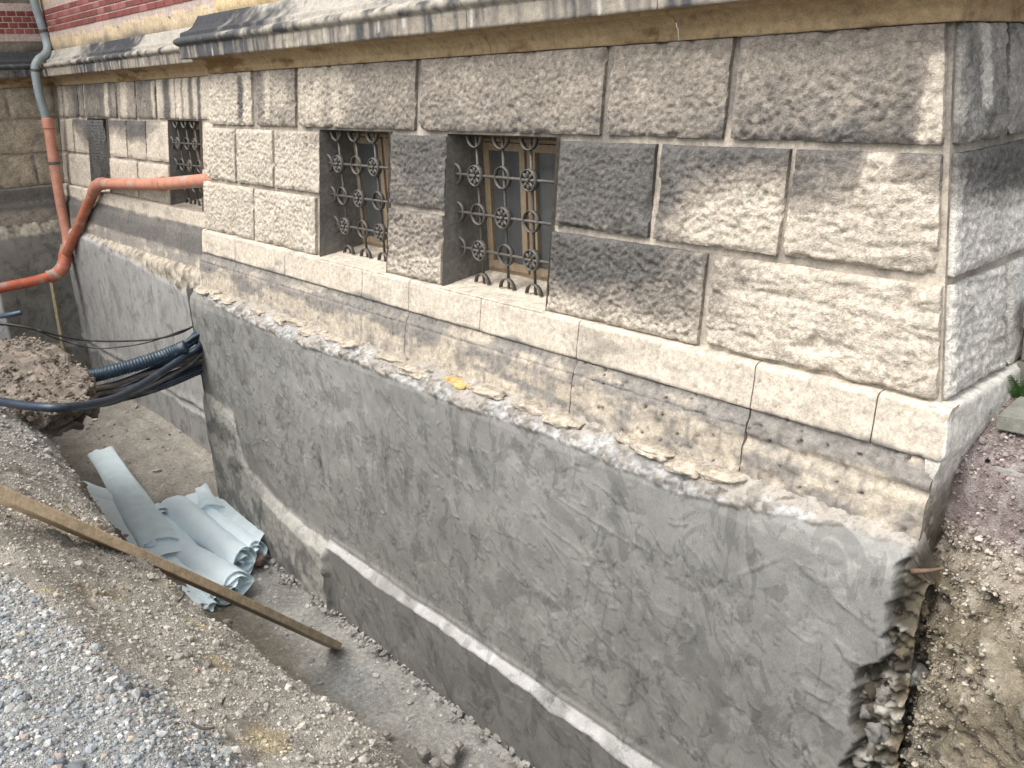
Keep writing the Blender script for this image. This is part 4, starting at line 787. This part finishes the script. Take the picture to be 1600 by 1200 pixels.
for k,(src,dx,dz,r_,lab) in enumerate((('c4',.05,.03,.02,'thin black cable touching the underside of the thick conduit'),('c6',-.06,-.04,.026,'blue black cable in the lower half of the bundle'),('c9',.08,.05,.024,'black cable just above the lowest sagging one'),('c1',-.10,-.03,.02,'dark cable half hidden behind the conduit'),('c11',-.12,.06,.03,'thick black cable in the heart of the bundle'),('c7',.10,-.05,.02,'thin dusty cable crossing the heart of the bundle'))):
    P=np.array(cables[src]);n_=len(P);t_=np.linspace(0,1,n_)[:,None]; P=P+np.array((dx,0,dz))*np.sin(np.pi*(.25+.6*t_))+rc_.normal(0,.012,P.shape)
    cable('cable',[tuple(p) for p in P],r_,BL if k!=5 else (.07,.07,.07),lab,'cable',g_)
cable('wire',cables['w1'],.010,(.015,.015,.018),'upper thin black wire strung across the trench above the bundle','wire','thin wires strung across the trench')
cable('wire',cables['w2'],.007,(.015,.015,.018),'thinner lower black wire dipping below the other wire','wire','thin wires strung across the trench')
cable('hose',cables['hose'],.026,(.03,.055,.085),'blue hose end sticking out over the earth mound','hose',ext=False,n=20)
# pipes
def pipe(parent,name,P,r,col,mat,n=50,muddy=0,k=14):
    Q=spline(P,n);V,F=tube(Q,r,k); q=fbm(V[:,0]*7,V[:,1]*7,V[:,2]*7,4)
    C=np.tile(col,(len(V),1)) ; C=mix(C,(.33,.30,.26),np.clip(ss(.0,.25,q-.2+muddy)*.9,0,1) if np.size(muddy)>1 or muddy>0 else np.zeros(len(V)))
    return obj(name,mesh(name,V,F,C),M[mat],parent)
ORG=(.42,.19,.13)
def collar(parent,p,d,r,L,col,mat,name='collar'):
    p=np.array(p);d=np.array(d,float);d/=np.linalg.norm(d); return pipe(parent,name,[p-d*L/2,p-d*L*.48,p,p+d*L*.48,p+d*L/2],r,col,mat,n=8)
t=thing('downpipe','grey zinc downpipe continued by an orange plastic pipe in the wall corner','downpipe',(0,0,0))
pipe(t,'upper_pipe',[(-13.12,.60,3.2)]+P1,.058,(.3,.3,.3),'zinc',90)
pipe(t,'lower_pipe',P1b,.072,ORG,'orange',40,muddy=.015)
collar(t,P1b[0],np.array(P1b[1])-np.array(P1b[0]),.082,.14,ORG,'orange')
for z in (2.13,1.60,.33):
    pp=P1+P1b; k=min(range(len(pp)-1),key=lambda i:abs((pp[i][2]+pp[i+1][2])/2-z)); a,b=np.array(pp[k]),np.array(pp[k+1]); f=(z-a[2])/(b[2]-a[2]); p=a+(b-a)*np.clip(f,0,1)
    c_=collar(t,p,b-a,.064 if z>.9 else .08,.035,(.2,.2,.2),'iron','clamp'); V,F=tube(np.linspace(p,p+np.array((-.25,.02,.02)),3),.008,6); obj('clamp',mesh('clamp',V,F),M['iron'],t)
t=thing('drain_pipe','orange plastic pipe running level past the barred cellar windows then bending down','pipe',(0,0,0))
pipe(t,'level_pipe',[(-6.6,.40,.41)]+P2,.07,ORG,'orange',40,muddy=.015)
pipe(t,'elbow',[P2[-1],(np.array(P2[-1])+np.array((-.12,-.003,-.01))),P2b[0],(np.array(P2b[0])+(np.array(P2b[1])-np.array(P2b[0]))*.22)],.082,ORG,'orange',24)
pipe(t,'sloping_pipe',P2b,.07,(.41,.14,.08),'orange',40,muddy=.03)
a,b=np.array(P2[0]),np.array(P2[1]); collar(t,b+(a-b)*.15,b-a,.080,.16,ORG,'orange')
t=thing('junction_pipe','mud caked orange junction pipe leaving to the left in front of the rendered corner','pipe',(0,0,0))
pipe(t,'junction',P3[:4],.095,(.42,.14,.08),'orange',40,muddy=.28)
pipe(t,'outlet_pipe',P3[3:],.072,(.50,.13,.07),'orange',40,muddy=.10)
collar(t,P3[0],np.array(P3[0])-np.array(P3[1]),.09,.22,(.36,.2,.14),'orange')
V,F=tube(np.linspace(BAT[0],BAT[1],8),.032,4); single('wooden_batten',V,F,(.36,.30,.2),'plank','thin pale batten standing against the rendered wall below the orange pipe','batten',smooth=False)
# plank
plank_=PLK; plank()
# plastic rolls
def roll(name,a,b,r,label,flat_=1.,turns=1.6,flap=0.,seed=0,open_=0.,mat='film'):
    a=np.array(a);b=np.array(b);d=b-a;L=np.linalg.norm(d);d/=L;s=np.cross(d,(0,0,1));s/=np.linalg.norm(s);u=np.cross(s,d)
    n=28;k=int(26*turns)+12; V=np.zeros((n,k,3))
    for i in range(n):
        t=i/(n-1)
        th=np.linspace(0,2*np.pi*turns,k)-.6; rr=r*np.maximum(.12,1-.26*th/(2*np.pi))*(1+.13*fbm(np.cos(th)*.9+seed,np.sin(th)*.9+t*2.2,seed+.3*th,3))*(1+open_*t)*(1+.10*math.sin(t*5+seed))
        x=rr*np.cos(th);z=rr*np.sin(th)*flat_
        if flap: 
            m=th>2*np.pi*turns-.6-1.2; x=np.where(m,x+flap*(th-(2*np.pi*turns-1.8)),x)
        z=z-z.min()*0+.012*fbm(x*9+seed,t*5+0*x,2,2)
        V[i]=a+d*(L*t+(.03*np.sin(th*1.3+seed)+.02*np.sin(th*2.9))*(1 if t>.5 else -1)*abs(2*t-1))[:,None]+s*x[:,None]+u*z[:,None]
    return single(name,V.reshape(-1,3),gridF(n,k),None,mat,label,'plastic roll','rolls of plastic film on the trench floor')
RL=rolls
roll('film_roll',*RL['A'],.15,'thickest white plastic film roll with an open spiral end at the right of the heap',seed=1,turns=3.2)
roll('film_roll',*RL['A2'],.11,'white plastic roll tucked behind the thickest roll',seed=2,turns=2.6)
roll('film_roll',*RL['B'],.15,'wide half flattened white plastic roll in the front of the heap under the plank',.7,seed=3,turns=3.)
roll('film_roll',*RL['B2'],.13,'white plastic roll lying between the thickest and the half flattened roll',.8,seed=4,turns=2.6)
roll('film_roll',*RL['C'],.075,'thin tight white plastic roll at the lower edge below the plank',seed=5,turns=3.2)
roll('film_roll',*RL['H'],.075,'thin flattened plastic roll showing under the plank',.6,seed=6,turns=2.5)
roll('film_roll',*RL['F'],.11,'open curled sheer plastic roll against the rendered wall',seed=7,turns=1.1,open_=.25,mat='sheer')
roll('film_roll',*RL['G'],.14,'short sheer plastic curl standing up behind the heap',.5,seed=8,turns=1.05,open_=-.5,mat='sheer')
roll('film_roll',*RL['E'],.13,'white plastic roll at the back left of the heap',.85,seed=9,turns=2.4)
roll('film_roll',*RL['D'],.17,'long flattened sheer plastic sheet lying crosswise on the left of the heap',.3,seed=10,turns=1.3,mat='sheer')
roll('film_roll',(-8.05,-1.16,-2.80),(-6.15,-1.10,-2.80),.30,'broad limp plastic sheet spread over the left of the heap',.28,seed=11,turns=1.3)
roll('film_roll',(-7.6,-.92,-2.86),(-5.75,-1.10,-2.86),.20,'crumpled plastic sheet between the broad sheet and the half flattened roll',.4,seed=12,turns=1.4)
# twigs and splinters
labs=['dark twig stuck in the brown bank at the lower left','dark forked twig at the bank edge by the thin roll','small dark twig on the bank edge under the plank','grey twig lying on the gravel edge','splintered root in the earth by the building corner']
for (a,b),lb in zip(twigs,labs):
    a=np.array(a);b=np.array(b);V,F=tube(spline([a,(a+b)/2+rs.normal(0,.006,3),b],8),np.linspace(.006,.003,8) if 'root' not in lb else np.linspace(.013,.005,8),6)
    single('twig',V,F,(.07,.055,.045) if 'root' not in lb else (.13,.085,.06),'plank',lb,'twig','twigs and splinters in the soil')
rl=np.random.RandomState(8)
LM=[]
for k in range(6):
    V,F=rough_stone(60+k,(1,.8,.8),2,.42);q=fbm(V[:,0]*2,V[:,1]*2,V[:,2]*2+k,3); a=[(.40,.385,.35),(.33,.31,.27),(.16,.14,.105),(.24,.195,.13),(.36,.35,.32),(.12,.105,.08)][k]
    m=mesh('mortar_lump',V,F,np.array(a)*(1+.5*q)[:,None]);m.materials.append(M['stone']);LM.append(m)
for k in range(210):
    z=rl.uniform(-2.2,-.80) if k>40 else rl.uniform(-1.05,-.7); lo=z<-1.06; x=(-.15 if lo else -.045)+.02*math.sin(z*13)+rl.uniform(0,.24 if lo else .09); r_=float(np.clip(rl.lognormal(-4.05 if lo else -4.4,.5),.007,.045))
    o=obj('mortar_lump',random.choice(LM[:2]+LM[4:5]+LM[:3] if lo and rl.rand()<.8 else LM[2:4]+LM[5:]),None,B,(x,-.150-.035*rl.rand()+.05*(x>0),z)); o.scale=(r_*rl.uniform(.8,1.6),r_,r_*rl.uniform(.6,1.2)); o.rotation_euler=(rl.uniform(0,6),rl.uniform(0,6),rl.uniform(0,6))
# paving slab, pavers, fern right of the corner
def slabm(c,s,rz,col,name,label,catg,mat='conc',group=None):
    V,F=rough_box(s); C=np.array(col)*(1+.15*fbm(V[:,0]*9+c[0],V[:,1]*9,V[:,2]*9,3))[:,None]
    o=obj(name,mesh(name,V,F,C,False),M[mat],None,c);o.rotation_euler=(R(1.5),R(-2),rz);return tag(o,label,catg,group)
def rough_box(s):
    import bmesh
    bm=bmesh.new();bmesh.ops.create_cube(bm,size=1);[v.co.__setitem__(slice(None),Vector((v.co.x*s[0],v.co.y*s[1],v.co.z*s[2]))) for v in bm.verts]
    bmesh.ops.bevel(bm,geom=bm.edges[:],offset=.006,segments=2,affect='EDGES');bmesh.ops.triangulate(bm,faces=bm.faces[:])
    V=np.array([v.co[:] for v in bm.verts]);F=np.array([[v.index for v in f.verts] for f in bm.faces]);bm.free();return V,F
slabm((.36,.44,-.105),(.56,.27,.06),R(3),(.20,.20,.17),'paving_slab','grey green concrete paving slab lying on the ground by the fern','paving slab')
slabm((.23,.20,-.265),(.22,.13,.05),R(-8),(.26,.25,.23),'buried_slab','half buried pale slab in front of the paving slab','paving slab')
for i in range(3): slabm((.215+.012*(i%2),.85,-.03+.135*i),(.42,.34,.13),R(2-3*i),(.17,.165,.14),'paver',['lowest','middle','topmost'][i]+' block of the stack at the right picture edge','paving block',group='stacked blocks at the right edge')
def fern(c,label,seed,h=.17,n=13):
    rf=np.random.RandomState(seed);t=thing('fern',label,'fern',c)
    for k in range(n):
        az=rf.uniform(0,6.28);L=h*rf.uniform(.6,1.15);ln=rf.uniform(.35,.9);P=[];ax=np.array((math.cos(az),math.sin(az),0));sd_=np.array((-math.sin(az),math.cos(az),0))
        st=[ax*(ln*L*s**1.5)+np.array((0,0,L*s*(1-.35*ln*s))) for s in np.linspace(0,1,14)]
        for i in range(2,14):
            wl=.045*math.sin(math.pi*(i/14)**.8)*L/.26+.004
            for sg in(-1,1):
                p=st[i];q=p+sd_*sg*wl+ax*.012+np.array((0,0,-.004));dn=(st[i]-st[i-1])*.45
                P.append((np.array([p-dn,q-dn*.3,q+dn*.4,p+dn]),np.array([[0,1,2,3]]),(0,0,0)))
        v,f=tube(st,np.linspace(.003,.001,14),5);P.append((v,f,(0,0,0)))
        V,F,_=cat(P);obj('frond',mesh('frond',V,F,None,False),M['leaf'],t)
fern((.06,.60,-.13),'green fern growing between the white wall base and the paving slab',4)
